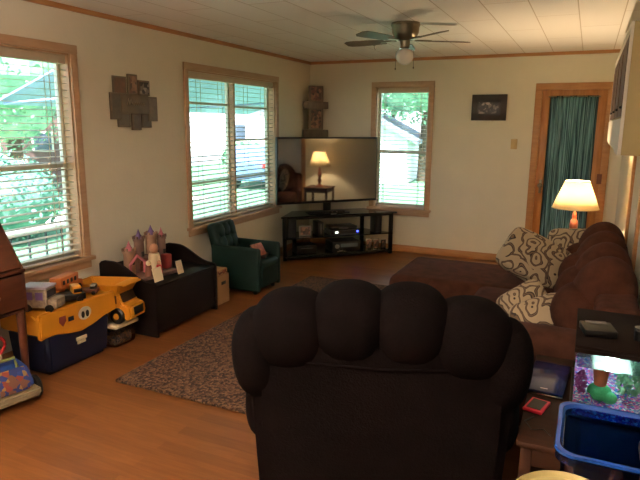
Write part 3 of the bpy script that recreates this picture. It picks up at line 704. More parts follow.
# added unseen lamp behind the viewer; upward bowl form chosen to brighten the ceiling
kl = thing('fill_pendant', 'unseen glass bowl pendant added over the dining end as upward fill light', 'added light', (-1.3, -.3, ZC))
mb = MB(); mb.lathe([(0, 0), (.07, 0), (.06, -.03), (0, -.035)]); mb.build('canopy', m_nickel, kl)
for k in range(3):
    a = k*2*PI/3; mb = MB(); mb.tube([(.03*math.cos(a), .03*math.sin(a), -.03), (.2*math.cos(a), .2*math.sin(a), -.80)], .004, 6); mb.build('hanging_rod', m_nickel, kl)
mb = MB(); mb.lathe([(.21, -.80), (.215, -.805), (.18, -.88), (.1, -.93), (0, -.945), (0, -.935), (.1, -.92), (.17, -.875), (.205, -.80), (.21, -.80)], seg=40, cap=False); mb.build('glass_bowl', mat('frosted_bowl', (235, 215, 180), .4, emit=(255, 215, 150), estr=1.0), kl)
L = bpy.data.lights.new('pendant_fill', 'AREA'); L.shape = 'DISK'; L.size = .3; L.energy = FILL_PENDANT_W; L.color = (1, .89, .80)  # upward fill for ceiling and walls, set inside the added bowl
lo = bpy.data.objects.new('pendant_fill', L); col.objects.link(lo); lo.location = (0, 0, -.83); lo.rotation_euler = (PI, 0, 0); lo.parent = kl

# ------------------------------------------------------------------ wall cabinet, upper right
cb = thing('wall_cabinet', 'cream cabinet with dark brown doors and white valance high on right wall', 'cabinet', (.15, 3.58, 1.47))
m_beige = mat('beige_panel', (170, 150, 100), .6, var=.05)
Lc, Hc = 2.3, .70
mb = MB(); mb.box(.012, .19, 0, Lc, 0, Hc, bev=.003); mb.build('body', m_beige, cb)
mb = MB(); mb.box(-.004, .012, 0, .05, .2, Hc, bev=.002); mb.box(-.004, .012, Lc-.04, Lc, .2, Hc); mb.box(-.004, .012, .05, Lc-.04, Hc-.035, Hc); mb.build('face_frame', m_white, cb)
mb = MB(); zp = [(0, 0), (0, .2)] + [(Lc, .2), (Lc, .035)] + [(Lc-.1-.0*k, .03) for k in range(1)] + [(Lc*.75, .02), (Lc*.35, .02), (.3, .0)]
mb.prism(zp, 'x', -.006, .012); mb.build('valance', m_white, cb)
for k in range(4):
    y0 = .06+k*.55; mb = MB(); mb.box(-.002, .010, y0, y0+.52, .215, Hc-.05, bev=.002); mb.box(-.006, -.002, y0+.05, y0+.47, .26, Hc-.1); d = mb.build('door', mat('brown_door', (92, 62, 42), .5, rgb2=(76, 50, 34)), cb)
    mb = MB(); mb.ell((-.010, y0+.04, .26), (.008, .008, .008), seg=12, ring=8); mb.build('knob', m_black, d)

# ------------------------------------------------------------------ left side: secretary desk
dk = thing('secretary_desk', 'reddish wood slant-front secretary desk at the left wall edge', 'desk', (A+.02, 1.6, 0))
y0, y1 = 0, .70; X1 = .44
for nm, yy in (('side_panel', (y0, y0+.02)), ('side_panel', (y1-.02, y1))):
    mb = MB(); mb.prism([(0, .50), (X1, .50), (X1, .76), (.20, 1.14), (0, 1.14)], 'y', *yy, bev=.002); mb.build(nm, m_cherry, dk)
mb = MB(); mb.prism([(X1-.005, .775), (X1-.02, .762), (.19, 1.12), (.205, 1.133)], 'y', y0+.021, y1-.021); lid = mb.build('slant_lid', m_cherry, dk)
mb = MB(); mb.ell((.33, .35, .965), (.012, .012, .012), seg=12, ring=8); mb.build('knob', m_nickel, lid)
mb = MB(); mb.box(0, .21, y0-.01, y1+.01, 1.14, 1.16, bev=.004); mb.build('top', m_cherry, dk)
mb = MB(); mb.box(0, X1+.01, y0, y1, .745, .765, bev=.003); mb.box(0, .012, y0+.02, y1-.02, .5, 1.14); mb.box(0, X1-.01, y0+.02, y1-.02, .50, .515); mb.build('writing_shelf', m_cherry, dk)
mb = MB(); mb.box(X1-.012, X1+.008, y0+.022, y1-.022, .53, .735, bev=.004); dr = mb.build('drawer', m_cherry, dk)
for yy in (.2, .5):
    mb = MB(); mb.ell((X1+.02, yy, .63), (.014, .014, .014), seg=12, ring=8); mb.build('knob', m_nickel, dr)
for (x, y) in ((.025, .03), (.025, y1-.03), (X1-.03, .03), (X1-.03, y1-.03)):
    mb = MB(); mb.tube([(x, y, .5), (x, y, .3), (x, y, 0)], [.026, .024, .016], 12); mb.build('leg', m_cherry, dk)

# ride-on toy
rt = thing('ride_on_toy', 'blue plastic ride-on toy car with stickers beside the desk leg', 'toy car', (-3.06, 2.09, 0), R(-12))
m_ridegrey = mat('putty_plastic', (138, 124, 96), .5)
m_rideblue = mat('toy_blue', (30, 62, 122), .35)
mb = MB(); mb.prism([(-.34, .04), (.23, .04), (.26, .07), (.255, .11), (-.34, .11)], 'y', -.14, .14, bev=.012); mb.build('chassis', m_ridegrey, rt)
mb = MB(); mb.prism([(-.32, .10), (.24, .10), (.235, .16), (.16, .235), (.05, .25), (-.02, .2), (-.2, .19), (-.24, .26), (-.3, .26)], 'y', -.115, .115, bev=.02); mb.build('body', m_rideblue, rt)
mb = MB(); mb.prism([(.244, .12), (.238, .158), (.165, .229), (.172, .233), (.246, .162), (.252, .12)], 'y', -.085, .085); mb.build('sticker', m_sticker, rt)
mb = MB(); mb.tube([(.15, -.06, .225), (.12, -.06, .275), (.12, .06, .275), (.15, .06, .225)], .011, 8); mb.build('handle', mat('olive_plastic', (120, 122, 60), .5), rt)
mb = MB(); mb.tube([(-.0, 0, .2), (.01, 0, .33)], .012, 8); mb.tube([(.01+.012*math.sin(2*PI*k/16), .065*math.cos(2*PI*k/16), .33+.065*math.sin(2*PI*k/16)) for k in range(17)], .010, 8); mb.build('steering_wheel', m_red, rt)
mb = MB(); mb.ell((.06, .0, .275), (.022, .022, .028)); mb.build('horn_button', m_cream, rt)
for (x, s) in ((.14, -1), (.14, 1), (-.22, -1), (-.22, 1)):
    M = Matrix.Translation((x, s*.155, .07)) @ Matrix.Rotation(PI/2, 4, 'X')
    mb = MB(); mb.lathe([(0, -.02), (.06, -.02), (.07, -.012), (.07, .012), (.06, .02), (0, .02)], M=M); wh = mb.build('wheel', m_black, rt)
    mb = MB(); mb.lathe([(0, -.024), (.032, -.022), (.032, .022), (0, .024)], M=M, seg=16); mb.build('hub_cap', m_yellow, wh)

# blue chest with yellow lid
cc = thing('toy_chest', 'navy plastic toy chest with wavy yellow lid under the window', 'toy chest', (-3.21, 2.70, 0))
mb = MB(); b2 = bmesh.new(); bmesh.ops.create_cube(b2, size=1)
for v in b2.verts:
    k = 1 if v.co.z > 0 else .90
    v.co = Vector((v.co.x*.38*k, v.co.y*.56*(.93 if v.co.z < 0 else 1), v.co.z*.30+.15))
bmesh.ops.bevel(b2, geom=b2.edges[:], offset=.03, segments=3, affect='EDGES'); mb._merge(b2); body = mb.build('body', m_navy, cc)
mb = MB(); mb.box(.186, .197, -.045, .045, .175, .20, bev=.004); mb.box(.186, .194, -.035, .035, .15, .172, bev=.003); mb.build('latch', m_cream, cc)
mb = MB()
skirt = [(-.315, .44), (.315, .44), (.325, .30), (.22, .285), (.12, .255), (0, .235), (-.12, .255), (-.22, .28), (-.325, .27)]
mb.prism([(y, z) for y, z in skirt], 'x', .165, .20, bev=.008)
mb.prism([(-.19, .29), (.19, .29), (.18, .40), (.12, .43), (-.19, .43)], 'y', -.315, .315, bev=.012)
lid = mb.build('lid', m_yellow, cc)
m_eyew = mat('sticker_white', (215, 205, 190), .5)
mb = MB(); mb.prism([(.035+.055*math.cos(2*PI*k/20), .355+.045*math.sin(2*PI*k/20)) for k in range(20)], 'x', .200, .202); ey = mb.build('eye_sticker', m_eyew, lid)
for dy in (-.018, .02):
    mb = MB(); mb.prism([(.035+dy+.014*math.cos(2*PI*k/16), .348+.024*math.sin(2*PI*k/16)) for k in range(16)], 'x', .202, .2035); mb.build('pupil', m_black, ey)
mb = MB(); mb.prism([(-.175, .385), (-.125, .385), (-.122, .35), (-.15, .315), (-.178, .35)], 'x', .200, .202); mb.build('shield_sticker', mat('dull_red', (120, 50, 40), .5), lid)
mb = MB(); mb.box(.200, .202, -.105, -.06, .335, .365); mb.build('label_sticker', m_navy, lid)

def toycar(name, label, loc, rz, L_, W_, Hh, body, cabm, win=m_black, kind='truck'):
    t = thing(name, label, 'toy vehicle', loc, rz, None)
    wr = Hh*.2
    k = MB(); k.box(-L_/2, L_/2, -W_/2, W_/2, wr*.8, Hh*.55, bev=Hh*.05)
    if kind == 'bus': k.box(-L_/2, L_/2*.62, -W_/2, W_/2, wr*.8, Hh, bev=Hh*.05)
    k.build('body', body, t)
    if kind == 'truck':
        k = MB(); k.box(L_*.1, L_*.38, -W_*.46, W_*.46, Hh*.5, Hh, bev=Hh*.06); k.build('cab', cabm, t)
        k = MB(); k.box(L_*.13, L_*.395, -W_*.475, W_*.475, Hh*.62, Hh*.86, bev=Hh*.02); k.build('cab_window', win, t)
    else:
        for j in range(4):
            k = MB(); xx = -L_*.42+j*L_*.17; k.box(xx, xx+L_*.11, -W_*.51, W_*.51, Hh*.62, Hh*.85, bev=Hh*.02); k.build('side_window', win, t)
    for sx in (-.3, .3):
        for sy in (-1, 1):
            k = MB(); k.lathe([(0, -W_*.08), (wr, -W_*.08), (wr, W_*.08), (0, W_*.08)], M=Matrix.Translation((sx*L_, sy*W_*.46, wr)) @ Matrix.Rotation(PI/2, 4, 'X'), seg=14); k.build('wheel', m_black, t)
    return t
CZ = .431
m_lilac = mat('lilac_plastic', (168, 150, 160), .5, var=.08)
m_putty = mat('speckled_putty', (160, 140, 110), .6, rgb2=(120, 100, 84), scale=40)
hb = thing('toy_camper', 'pale lilac and cream toy camper at the left end of the chest lid', 'toy vehicle', (-3.13, 2.50, CZ), R(20))
mb = MB(); mb.box(-.10, .07, -.06, .06, .025, .15, bev=.008); mb.build('body', m_putty, hb)
mb = MB(); mb.box(-.11, .075, -.066, .066, .15, .165, bev=.004); mb.build('roof', m_lilac, hb)
mb = MB(); mb.box(.07, .135, -.055, .055, .025, .085, bev=.008); hood = mb.build('hood', m_putty, hb)
mb = MB(); mb.box(.071, .076, -.05, .05, .095, .14); mb.build('windshield', mat('toy_glass', (70, 60, 60), .2), hb)
for xx in (-.07, .0):
    for yy in (-.063, .0605):
        mb = MB(); mb.box(xx, xx+.05, yy, yy+.0025, .08, .13); mb.build('side_window', m_purple, hb)
for sx in (-.06, .085):
    for sy in (-.055, .055):
        mb = MB(); mb.lathe([(0, -.01), (.026, -.01), (.026, .01), (0, .01)], M=Matrix.Translation((sx, sy, .026)) @ Matrix.Rotation(PI/2, 4, 'X'), seg=14); mb.build('wheel', m_black, hb)
toycar('toy_truck', 'yellow toy truck with black front beside the lilac camper', (-3.11, 2.70, CZ), R(60), .20, .11, .11, m_black, m_yellow)
toycar('toy_bus', 'orange toy bus with row of dark windows behind the yellow truck', (-3.28, 2.84, CZ), R(105), .26, .09, .14, mat('orange_plastic', (190, 104, 44), .5), m_yellow, kind='bus')
toycar('toy_car', 'small brown toy car between the bus and dump truck', (-3.13, 2.90, CZ), R(30), .12, .07, .07, m_brown, m_grey)
mb = MB(); mb.tube([(0, 0, .012), (.10, .05, .012), (.20, .08, .02)], [.012, .016, .01], 10); mb.ell((.02, .02, .015), (.03, .02, .014))
o = mb.build('toy_figure', m_brown); o.location = (-3.34, 2.46, CZ); tag(o, 'small brown toy lying at the back left of the lid', 'toy')
mb = MB(); mb.box(-.02, .02, -.13, .13, .0, .02, bev=.005, M=Matrix.Rotation(R(6), 4, 'X')); o = mb.build('toy_ladder', m_yellow); o.location = (-3.24, 2.62, CZ+.02); tag(o, 'long yellow toy piece lying behind the camper', 'toy')

# clear bin with white lid, dump truck on top
bn = thing('storage_bin', 'clear plastic storage bin with white lid on the floor below the dump truck', 'storage bin', (-3.14, 3.10, 0))
mb = MB(); mb.prism([(-.125, 0), (.125, 0), (.145, .15), (-.145, .15)], 'y', -.105, .105, bev=.01); mb.build('box', m_clearbin, bn)
mb = MB(); mb.box(-.11, .11, -.09, .09, .006, .09, bev=.02); mb.build('contents', speckle_mat('toy_bits', [(90, 80, 70), (130, 100, 70), (60, 60, 66), (110, 90, 80)], 60), bn)
mb = MB(); mb.box(-.155, .155, -.118, .118, .15, .178, bev=.008); mb.build('lid', m_cream, bn)
dt = thing('toy_dump_truck', 'large yellow plastic dump truck standing on the white-lidded bin', 'toy vehicle', (-3.15, 3.12, .178), R(8))
mb = MB(); mb.box(-.17, .08, -.06, .06, .05, .10, bev=.01); mb.build('chassis', m_yellow, dt)
mb = MB()
mb.prism([(.03, .03), (.215, .03), (.235, .06), (.225, .135), (.155, .15), (.125, .235), (.03, .24)], 'y', -.095, .095, bev=.012); cab = mb.build('cab', m_yellow, dt)
mb = MB(); mb.prism([(.165, .152), (.137, .222), (.128, .222), (.156, .146)], 'y', -.075, .075); mb.build('windshield', mat('dark_glass', (60, 40, 24), .2), cab)
mb = MB(); mb.box(.2275, .236, -.055, .055, .065, .125, bev=.002); mb.build('grille', m_black, cab)
for yy in (-.097, .094):
    mb = MB(); mb.box(.05, .115, yy, yy+.003, .15, .21, bev=.001); mb.build('side_window', m_brown, cab)
mb = MB(); b2 = bmesh.new()
bot = [(-.20, -.08), (.10, -.08), (.10, .08), (-.20, .08)]; top = [(-.27, -.125), (.17, -.125), (.17, .125), (-.27, .125)]
vb = [b2.verts.new((x, y, .16 if x < 0 else .17)) for x, y in bot]; vt = [b2.verts.new((x, y, .275 if x < 0 else .30)) for x, y in top]
vi = [b2.verts.new((x*.95, y*.92, z.co.z)) for (x, y), z in zip(top, vt)]; vj = [b2.verts.new((x*.93, y*.9, .185)) for x, y in bot]
b2.faces.new(vb[::-1])
for i in range(4):
    j = (i+1) % 4
    b2.faces.new((vb[i], vb[j], vt[j], vt[i])); b2.faces.new((vt[i], vt[j], vi[j], vi[i])); b2.faces.new((vi[i], vi[j], vj[j], vj[i]))
b2.faces.new(vj)
bmesh.ops.bevel(b2, geom=b2.edges[:], offset=.008, segments=2, affect='EDGES')
mb._merge(b2); mb.build('dump_bed', m_yellow, dt)
mb = MB(); mb.box(.11, .20, -.10, .10, .285, .30, bev=.006); mb.build('bed_canopy', m_yellow, dt)
for (x, s) in ((-.11, -1), (-.11, 1), (.12, -1), (.12, 1)):
    M = Matrix.Translation((x, s*.093, .06)) @ Matrix.Rotation(PI/2, 4, 'X')
    mb = MB(); mb.lathe([(0, -.024), (.05, -.024), (.06, -.015), (.06, .015), (.05, .024), (0, .024)], M=M); wh = mb.build('wheel', m_black, dt)
    mb = MB(); mb.lathe([(0, -.028), (.024, -.026), (.024, .026), (0, .028)], M=M, seg=14); mb.build('hub_cap', m_yellow, wh)

# espresso toy box bench
tb = thing('toy_box', 'dark espresso wooden toy box with curved sides below the wall collage', 'toy box', (A+.02, 3.30, 0))
W_ = .56; Lb = .80
def endprof():
    pts = [(0, 0), (W_, 0), (W_, .41), (W_-.02, .425)]
    for k in range(11):
        t_ = k/10; x = W_-.06 - t_*(W_-.20); pts.append((x, .43+.13*(.5-.5*math.cos(PI*t_))))
    pts += [(.05, .56), (.02, .55), (0, .53)]
    return pts
for (ya, yb) in ((0, .022), (Lb-.022, Lb)):
    mb = MB(); mb.prism(endprof(), 'y', ya, yb, bev=.003); mb.build('side_panel', m_espresso, tb)
mb = MB(); mb.box(W_-.03, W_-.012, .022, Lb-.022, .03, .385, bev=.002); mb.build('front_panel', m_espresso, tb)
mb = MB(); mb.box(.0, .018, .022, Lb-.022, .03, .50, bev=.002); mb.build('back_panel', m_espresso, tb)
mb = MB(); mb.box(.02, W_-.005, .025, Lb-.025, .388, .406, bev=.003); mb.build('lid', m_espresso, tb)
mb = MB(); mb.box(.02, W_-.032, .022, Lb-.022, .03, .045); mb.build('bottom_board', m_espresso, tb)

# play castle and figures on the toy box
PZ = .406
cs = thing('toy_castle', 'toy castle playset with pink and grey towers on the toy box', 'toy castle', (-3.16, 3.56, PZ), R(-8))
m_stone = mat('castle_stone', (128, 98, 82), .6, rgb2=(104, 78, 70), scale=18)
m_stone2 = mat('castle_tan', (166, 130, 98), .6, rgb2=(140, 104, 84), scale=18)
mb = MB(); mb.box(-.15, .12, -.19, .21, 0, .03, bev=.006); mb.build('base', m_stone, cs)
for (x, y, rr, h_, mm, rf) in ((-.08, -.13, .045, .20, m_stone2, m_pink), (-.09, -.02, .04, .28, m_stone, m_purple), (-.07, .09, .045, .30, m_stone2, m_purple), (-.05, .18, .035, .27, m_stone, m_pink)):
    k = MB(); k.lathe([(rr, .03), (rr, h_), (rr*1.15, h_), (rr*1.15, h_+.02), (0, h_+.02)], c=(x, y, 0), seg=14)
    for j in range(6):
        a = j*PI/3; k.box(x+rr*math.cos(a)-.008, x+rr*math.cos(a)+.008, y+rr*math.sin(a)-.008, y+rr*math.sin(a)+.008, h_+.015, h_+.04)
    tw = k.build('tower', mm, cs)
    k = MB(); k.lathe([(rr*.8, h_+.02), (rr*.35, h_+.06), (0, h_+.10)], c=(x, y, 0), seg=12); k.build('tower_roof', rf, tw)
    k = MB(); k.box(x+rr-.002, x+rr+.004, y-.012, y+.012, h_*.55, h_*.55+.04, bev=.001); k.build('tower_window', m_black, tw)
mb = MB(); mb.box(-.09, -.06, -.13, .18, .03, .16, bev=.003); mb.build('castle_wall', m_stone, cs)
mb = MB(); mb.prism([(-.05, .03), (.05, .03), (.05, .10), (.03, .13), (0, .14), (-.03, .13), (-.05, .10)], 'x', -.058, -.05); mb.build('gate', m_brown, cs)
mb = MB(); mb.box(-.02, .05, .14, .20, .03, .15, bev=.006); mb.build('red_balcony', mat('dull_rose', (130, 44, 40), .6), cs)
mb = MB(); mb.tube([(-.02, -.17, .03), (-.02, -.17, .12), (-.02, -.10, .18), (-.02, -.03, .12), (-.02, -.03, .03)], .012, 8); mb.build('arch', m_pink, cs)
def fig(name, label, loc, body, head, h_=.1, rz=0):
    t = thing(name, label, 'toy figure', loc, rz)
    k = MB(); k.lathe([(0, 0), (h_*.25, 0), (h_*.22, h_*.3), (h_*.17, h_*.62), (0, h_*.66)], seg=12); k.ell((h_*.17, 0, h_*.45), (h_*.07, h_*.07, h_*.16)); k.ell((-h_*.17, 0, h_*.45), (h_*.07, h_*.07, h_*.16)); k.build('body', body, t)
    k = MB(); k.ell((0, 0, h_*.78), (h_*.15, h_*.15, h_*.18)); k.build('head', head, t)
    return t
m_skin = mat('toy_peach', (206, 150, 116), .5)
fig('toy_figure', 'cream toy figure standing highest before the castle towers', (-3.14, 3.60, PZ+.03), m_cream, m_skin, .24)
fig('toy_figure', 'small red toy figure at the castle front', (-3.06, 3.56, PZ+.03), m_red, m_skin, .11)
fig('toy_figure', 'small brown toy figure left at the castle front', (-3.08, 3.46, PZ+.03), m_brown, m_cream, .13)
# booklets hanging over the front of the toy box lid
for (y, w_, h_, lab) in ((3.45, .10, .11, 'cream paper booklet leaning at the front left of the castle'), (3.72, .07, .11, 'cream card standing in front of the red castle balcony')):
    k = MB(); k.box(-.004, .004, -w_/2, w_/2, 0, h_, bev=.001, M=Matrix.Rotation(R(-14), 4, 'Y')); o = k.build('booklet', m_cream); o.location = (-2.97, y, PZ); tag(o, lab, 'booklet', 'cream cards by the castle')

# carton
bx_ = thing('cardboard_box', 'tan cardboard box with hand hole between toy box and green armchair', 'box', (-3.10, 4.27, 0))
m_card = mat('cardboard', (176, 134, 92), .8, var=.06)
mb = MB(); mb.box(-.18, .17, -.09, .09, 0, .27, bev=.003); mb.build('carton', m_card, bx_)
mb = MB(); mb.box(.1705, .172, -.035, .035, .18, .21, bev=.0005); mb.build('hand_hole', m_black, bx_)
gb = thing('board_game_box', 'small printed box on top of the cardboard box', 'box', (-3.10, 4.27, .27))
mb = MB(); mb.box(-.16, .16, -.08, .08, 0, .05, bev=.003); mb.build('carton', m_card, gb)
mb = MB(); mb.box(.1605, .162, -.07, .07, .008, .042); mb.build('print', speckle_mat('box_print', [(150, 90, 60), (190, 150, 110), (110, 60, 40)], 50, .6, 0), gb)

# green kids recliner
gc = thing('kids_armchair', 'dark green vinyl child recliner below the double window', 'armchair', (-3.02, 4.82, 0), R(0))
mb = MB(); mb.box(-.28, .24, -.17, .17, .05, .24, bev=.02); mb.box(.22, .275, -.165, .165, .06, .28, bev=.025, seg=3); mb.build('base', m_green, gc)
mb = MB(); mb.box(-.2, .285, -.16, .16, .22, .33, bev=.04, seg=3); mb.build('seat', m_green, gc)
for s in (-1, 1):
    mb = MB(); mb.box(-.28, .27, s*.165-.055*(s < 0)-.0, s*.165+.055*(s > 0)+.0, .03, .46, bev=.025, seg=3); mb.build('arm', m_green, gc)
mb = MB(); M = Matrix.Translation((-.20, 0, .24)) @ Matrix.Rotation(R(-14), 4, 'Y')
mb.box(-.07, .05, -.19, .19, 0, .43, bev=.05, seg=4, M=M)
for yy in (-.095, .0, .095):
    for zz in (.22, .34): mb._merge((lambda b: (bmesh.ops.create_uvsphere(b, u_segments=14, v_segments=10, radius=1), bmesh.ops.scale(b, vec=(.035, .062, .075), verts=b.verts), bmesh.ops.translate(b, vec=(.04, yy, zz), verts=b.verts), b)[-1])(bmesh.new()), M)
mb.build('backrest', m_green, gc)
for (x, y) in ((.2, -.17), (.2, .17), (-.22, -.17), (-.22, .17)):
    mb = MB(); mb.lathe([(0, 0), (.02, 0), (.024, .05)], c=(x, y, 0), seg=12); mb.build('foot', m_black, gc)
# books piled on its seat
mb = MB(); mb.box(-.12, .12, -.09, .09, 0, .02, bev=.002); o = mb.build('picture_book', mat('dark_cover', (60, 36, 34), .5)); o.location = (-2.93, 4.83, .331); o.rotation_euler = (0, 0, R(20)); tag(o, 'dark picture book lying flat on the green armchair seat', 'book')
mb = MB(); mb.box(-.006, .006, -.08, .08, 0, .13, bev=.001, M=Matrix.Rotation(R(-35), 4, 'Y')); o = mb.build('magazine', mat('magazine_cover', (196, 120, 90), .4, rgb2=(120, 60, 50), scale=22)); o.location = (-2.84, 4.80, .355); o.rotation_euler = (0, 0, R(-10)); tag(o, 'orange-pink magazine propped on the green armchair seat', 'magazine')
mb = MB(); mb.box(-.07, .07, -.10, .10, 0, .04, bev=.01); o = mb.build('toy_case', m_black); o.location = (-2.99, 4.84, .352); o.rotation_euler = (0, 0, R(-12)); tag(o, 'small black case on the book in the green armchair', 'case')

# ------------------------------------------------------------------ near right: end table, aquarium, tub, bin
et = thing('end_table', 'brown wood end table beside the sofa arm holding the aquarium', 'table', (.09, 2.50, 0))
m_tablew = mat('end_table_wood', (60, 33, 17), .6, rgb2=(46, 25, 13), spec=.2, scale=6, stretch=(1, 6, 1))
TX0, TX1, TY0, TY1 = -.235, .24, -.46, .44
mb = MB(); mb.box(TX0, TX1, TY0, TY1, .475, .50, bev=.008); mb.build('table_top', m_tablew, et)
mb = MB(); mb.box(TX0+.02, TX1-.02, TY0+.02, TY1-.02, .40, .475, bev=.002); mb.build('apron', m_tablew, et)
mb = MB(); mb.box(TX0+.02, TX1-.02, TY0+.02, TY1-.02, .15, .17, bev=.002); mb.build('lower_shelf', m_tablew, et)
for x in (TX0+.035, TX1-.035):
    for y in (TY0+.035, TY1-.035):
        mb = MB(); mb.box(x-.02, x+.02, y-.02, y+.02, 0, .475, bev=.003); mb.build('leg', m_tablew, et)
aq = thing('aquarium', 'small lit aquarium with pink and blue gravel on the end table', 'aquarium', (.17, 2.56, .50))
ax, ay, ah = .145, .25, .29
mb = MB()
mb.box(-ax, ax, -ay, -ay+.005, .012, ah); mb.box(-ax, ax, ay-.005, ay, .012, ah); mb.box(-ax, -ax+.005, -ay+.005, ay-.005, .012, ah); mb.box(ax-.005, ax, -ay+.005, ay-.005, .012, ah)
mb.build('tank_glass', m_tankglass, aq, smooth=0)
mb = MB(); mb.box(-ax-.004, ax+.004, -ay-.004, ay+.004, 0, .012, bev=.002); mb.build('bottom_rim', m_black, aq)
mb = MB(); mb.box(-ax-.004, ax+.004, -ay-.004, ay+.004, ah, ah+.012, bev=.002); mb.box(-ax-.004, ax+.004, -ay-.006, -ay-.0005, ah-.016, ah); mb.build('hood', mat('hood_brown', (24, 14, 9), .8, spec=.1), aq)
mb = MB(); mb.box(-ax+.008, ax-.008, -ay+.008, ay-.008, .212, .214); mb.build('water_surface', m_water, aq, smooth=0)
mb = MB(); b_ = mb.bm; G = 14; gv = []
for i in range(G+1):
    gv.append([b_.verts.new((-ax+.007+(2*ax-.014)*i/G, -ay+.007+(2*ay-.014)*j/G, .038+.02*noise.noise(Vector((i*.5, j*.35, 2)))+.035*(i < 4))) for j in range(G+1)])
for i in range(G):
    for j in range(G): b_.faces.new((gv[i][j], gv[i+1][j], gv[i+1][j+1], gv[i][j+1]))
mb.box(-ax+.007, ax-.007, -ay+.007, ay-.007, .0125, .035)
mb.build('gravel', m_gravel, aq)['kind'] = 'stuff'
mb = MB(); mb.lathe([(0, 0), (.022, 0), (.03, .07), (.034, .07), (.034, .085), (.026, .085), (.02, .03), (0, .03)], c=(-.045, -.15, .112), seg=16); mb.build('clay_pot', mat('terracotta', (190, 100, 60), .7), aq)
mb = MB(); mb.ell((-.045, -.15, .085), (.045, .04, .035), e=.9); mb.ell((-.01, -.17, .075), (.03, .025, .025)); mb.build('green_rock', mat('green_rock', (50, 150, 90), .7, rgb2=(90, 190, 130), scale=30), aq)
mb = MB(); foliage(mb, (.065, -.08, .13), (.055, .08, .075), 260, .012); mb.build('water_plant', m_leaf, aq, smooth=0)
mb = MB(); foliage(mb, (-.115, -.16, .12), (.022, .05, .05), 150, .009); mb.build('water_plant', mat('plum_plant', (150, 50, 120), .6), aq, smooth=0)
m_tube = mat('tank_tube', (230, 255, 240), .3, emit=(215, 255, 235), estr=1.6)
mb = MB(); mb.box(-.07, .07, -.20, .20, ah-.006, ah-.0005); mb.build('light_panel', m_tube, aq)
L = bpy.data.lights.new('aquarium_light', 'AREA'); L.shape = 'RECTANGLE'; L.size = .05; L.size_y = .3; L.energy = .9; L.color = (.85, 1, .92)
lo = bpy.data.objects.new('aquarium_light', L); col.objects.link(lo); lo.location = (0, 0, ah-.026); lo.parent = aq
AT = .50+ah+.012
bxo = thing('modem_box', 'flat black box on the aquarium hood, left', 'electronics box', (.09, 2.49, AT), R(12))
mb = MB(); mb.box(-.05, .07, -.06, .06, 0, .028, bev=.004); mb.build('case', m_black, bxo)
mb = MB(); mb.box(-.03, .05, .03, .055, .028, .032, bev=.001); mb.build('label_strip', m_grey, bxo)
rmt = thing('fish_food_jar', 'small dark jar with silvery lid on the aquarium hood, right', 'jar', (.25, 2.47, AT))
mb = MB(); mb.lathe([(0, 0), (.022, 0), (.022, .04), (0, .04)], seg=18); mb.build('jar', m_black, rmt)
mb = MB(); mb.lathe([(.0, .04), (.024, .04), (.024, .052), (0, .052)], seg=18); mb.build('lid', m_chrome, rmt)
# laptop and red tablet
lt = thing('laptop', 'closed dark laptop with glossy blue edge on the end table', 'laptop', (-.075, 2.62, .50), R(-4))
mb = MB(); mb.box(-.075, .082, -.17, .17, .0, .014, bev=.004); mb.build('keyboard_base', m_chrome, lt)
mb = MB(); mb.box(-.075, .082, -.17, .17, .0145, .024, bev=.004); lid = mb.build('lid', mat('gloss_navy', (16, 26, 66), .12), lt)
mb = MB(); mb.box(-.012, .018, -.14, -.132, .024, .0246); mb.build('badge', m_chrome, lid)
tbl = thing('tablet', 'small tablet in a bright red case on the end table', 'tablet', (-.098, 2.34, .50), R(-14))
mb = MB(); mb.box(-.038, .038, -.06, .06, 0, .014, bev=.005); mb.build('case', mat('coral_red', (230, 40, 60), .45), tbl)
mb = MB(); mb.box(-.027, .027, -.045, .045, .014, .0155); mb.build('screen', m_black, tbl)
cbl = MB(); cbl.tube([(-.10, 2.25, .503), (-.13, 2.2, .503), (-.10, 2.14, .503), (-.06, 2.16, .503), (-.03, 2.12, .503)], .0022, 6)
tag(cbl.build('charging_cord', m_black), 'thin dark cord lying on the end table before the tablet', 'cord')
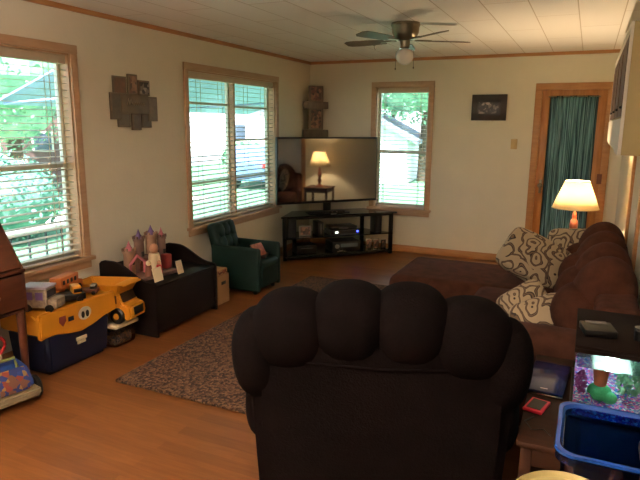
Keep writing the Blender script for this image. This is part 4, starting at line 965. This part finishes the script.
# blue tub
tu = thing('plastic_tub', 'tall translucent blue plastic tub in front of the aquarium', 'tub', (.16, 1.84, 0))
def rrect(hx, hy, rr, n=6):
    pts = []
    for (cx_, cy_, a0) in ((hx-rr, hy-rr, 0), (-hx+rr, hy-rr, 90), (-hx+rr, -hy+rr, 180), (hx-rr, -hy+rr, 270)):
        for k in range(n+1):
            a = R(a0+90*k/n); pts.append((cx_+rr*math.cos(a), cy_+rr*math.sin(a)))
    return pts
mb = MB(); b_ = mb.bm; lv = [(.12, .13, .02), (.155, .165, .66), (.17, .18, .665), (.17, .18, .685), (.15, .16, .685), (.148, .158, .64), (.112, .122, .035)]
rs = []
for (hx, hy, z) in lv: rs.append([b_.verts.new((x, y, z)) for x, y in rrect(hx, hy, .05)])
for a, c_ in zip(rs, rs[1:]):
    for i in range(len(a)): b_.faces.new((a[i], a[(i+1) % len(a)], c_[(i+1) % len(a)], c_[i]))
b_.faces.new(rs[0][::-1]); b_.faces.new(rs[-1])
mb.build('tub_body', m_bluetub, tu)
mb = MB(); b_ = mb.bm; rs = []
for (hx, hy, z) in ((.168, .178, .686), (.174, .184, .692), (.172, .182, .70), (.16, .17, .70), (.152, .162, .69)): rs.append([b_.verts.new((x, y, z)) for x, y in rrect(hx, hy, .055)])
for a, c_ in zip(rs, rs[1:]):
    for i in range(len(a)): b_.faces.new((a[i], a[(i+1) % len(a)], c_[(i+1) % len(a)], c_[i]))
mb.build('rim', mat('blue_rim', (20, 62, 134), .2), tu)
# cream bin
cbn = thing('waste_bin', 'round cream kitchen bin with raised rim, bottom right foreground', 'bin', (.03, 1.44, 0))
mb = MB(); mb.lathe([(0, 0), (.10, 0), (.125, .66), (0, .66)], seg=40); mb.build('bin_body', m_cream, cbn)
mb = MB(); mb.lathe([(.118, .66), (.135, .665), (.136, .69), (.125, .70), (.118, .685), (0, .68)], seg=48); mb.build('lid', mat('pale_olive', (176, 160, 104), .5), cbn)
# wooden cabinet edge at right foreground
kc = thing('wood_cabinet', 'reddish wood cabinet side at the right edge of the foreground', 'cabinet', (.40, 1.34, 0))
mb = MB(); mb.box(-.215, .2, -.16, .14, .06, .85, bev=.004); mb.build('body', m_cherry, kc)
mb = MB(); mb.box(-.225, .21, -.17, .15, .85, .875, bev=.004); mb.build('top', m_cherry, kc)
mb = MB(); mb.box(-.19, .18, -.14, .12, 0, .06); mb.build('plinth', m_black, kc)
mb = MB(); mb.box(-.18, .165, -.172, -.16, .1, .82, bev=.003); d = mb.build('door', m_cherry, kc)
mb = MB(); mb.ell((.12, -.184, .5), (.014, .014, .014), seg=12, ring=8); mb.build('knob', m_nickel, d)
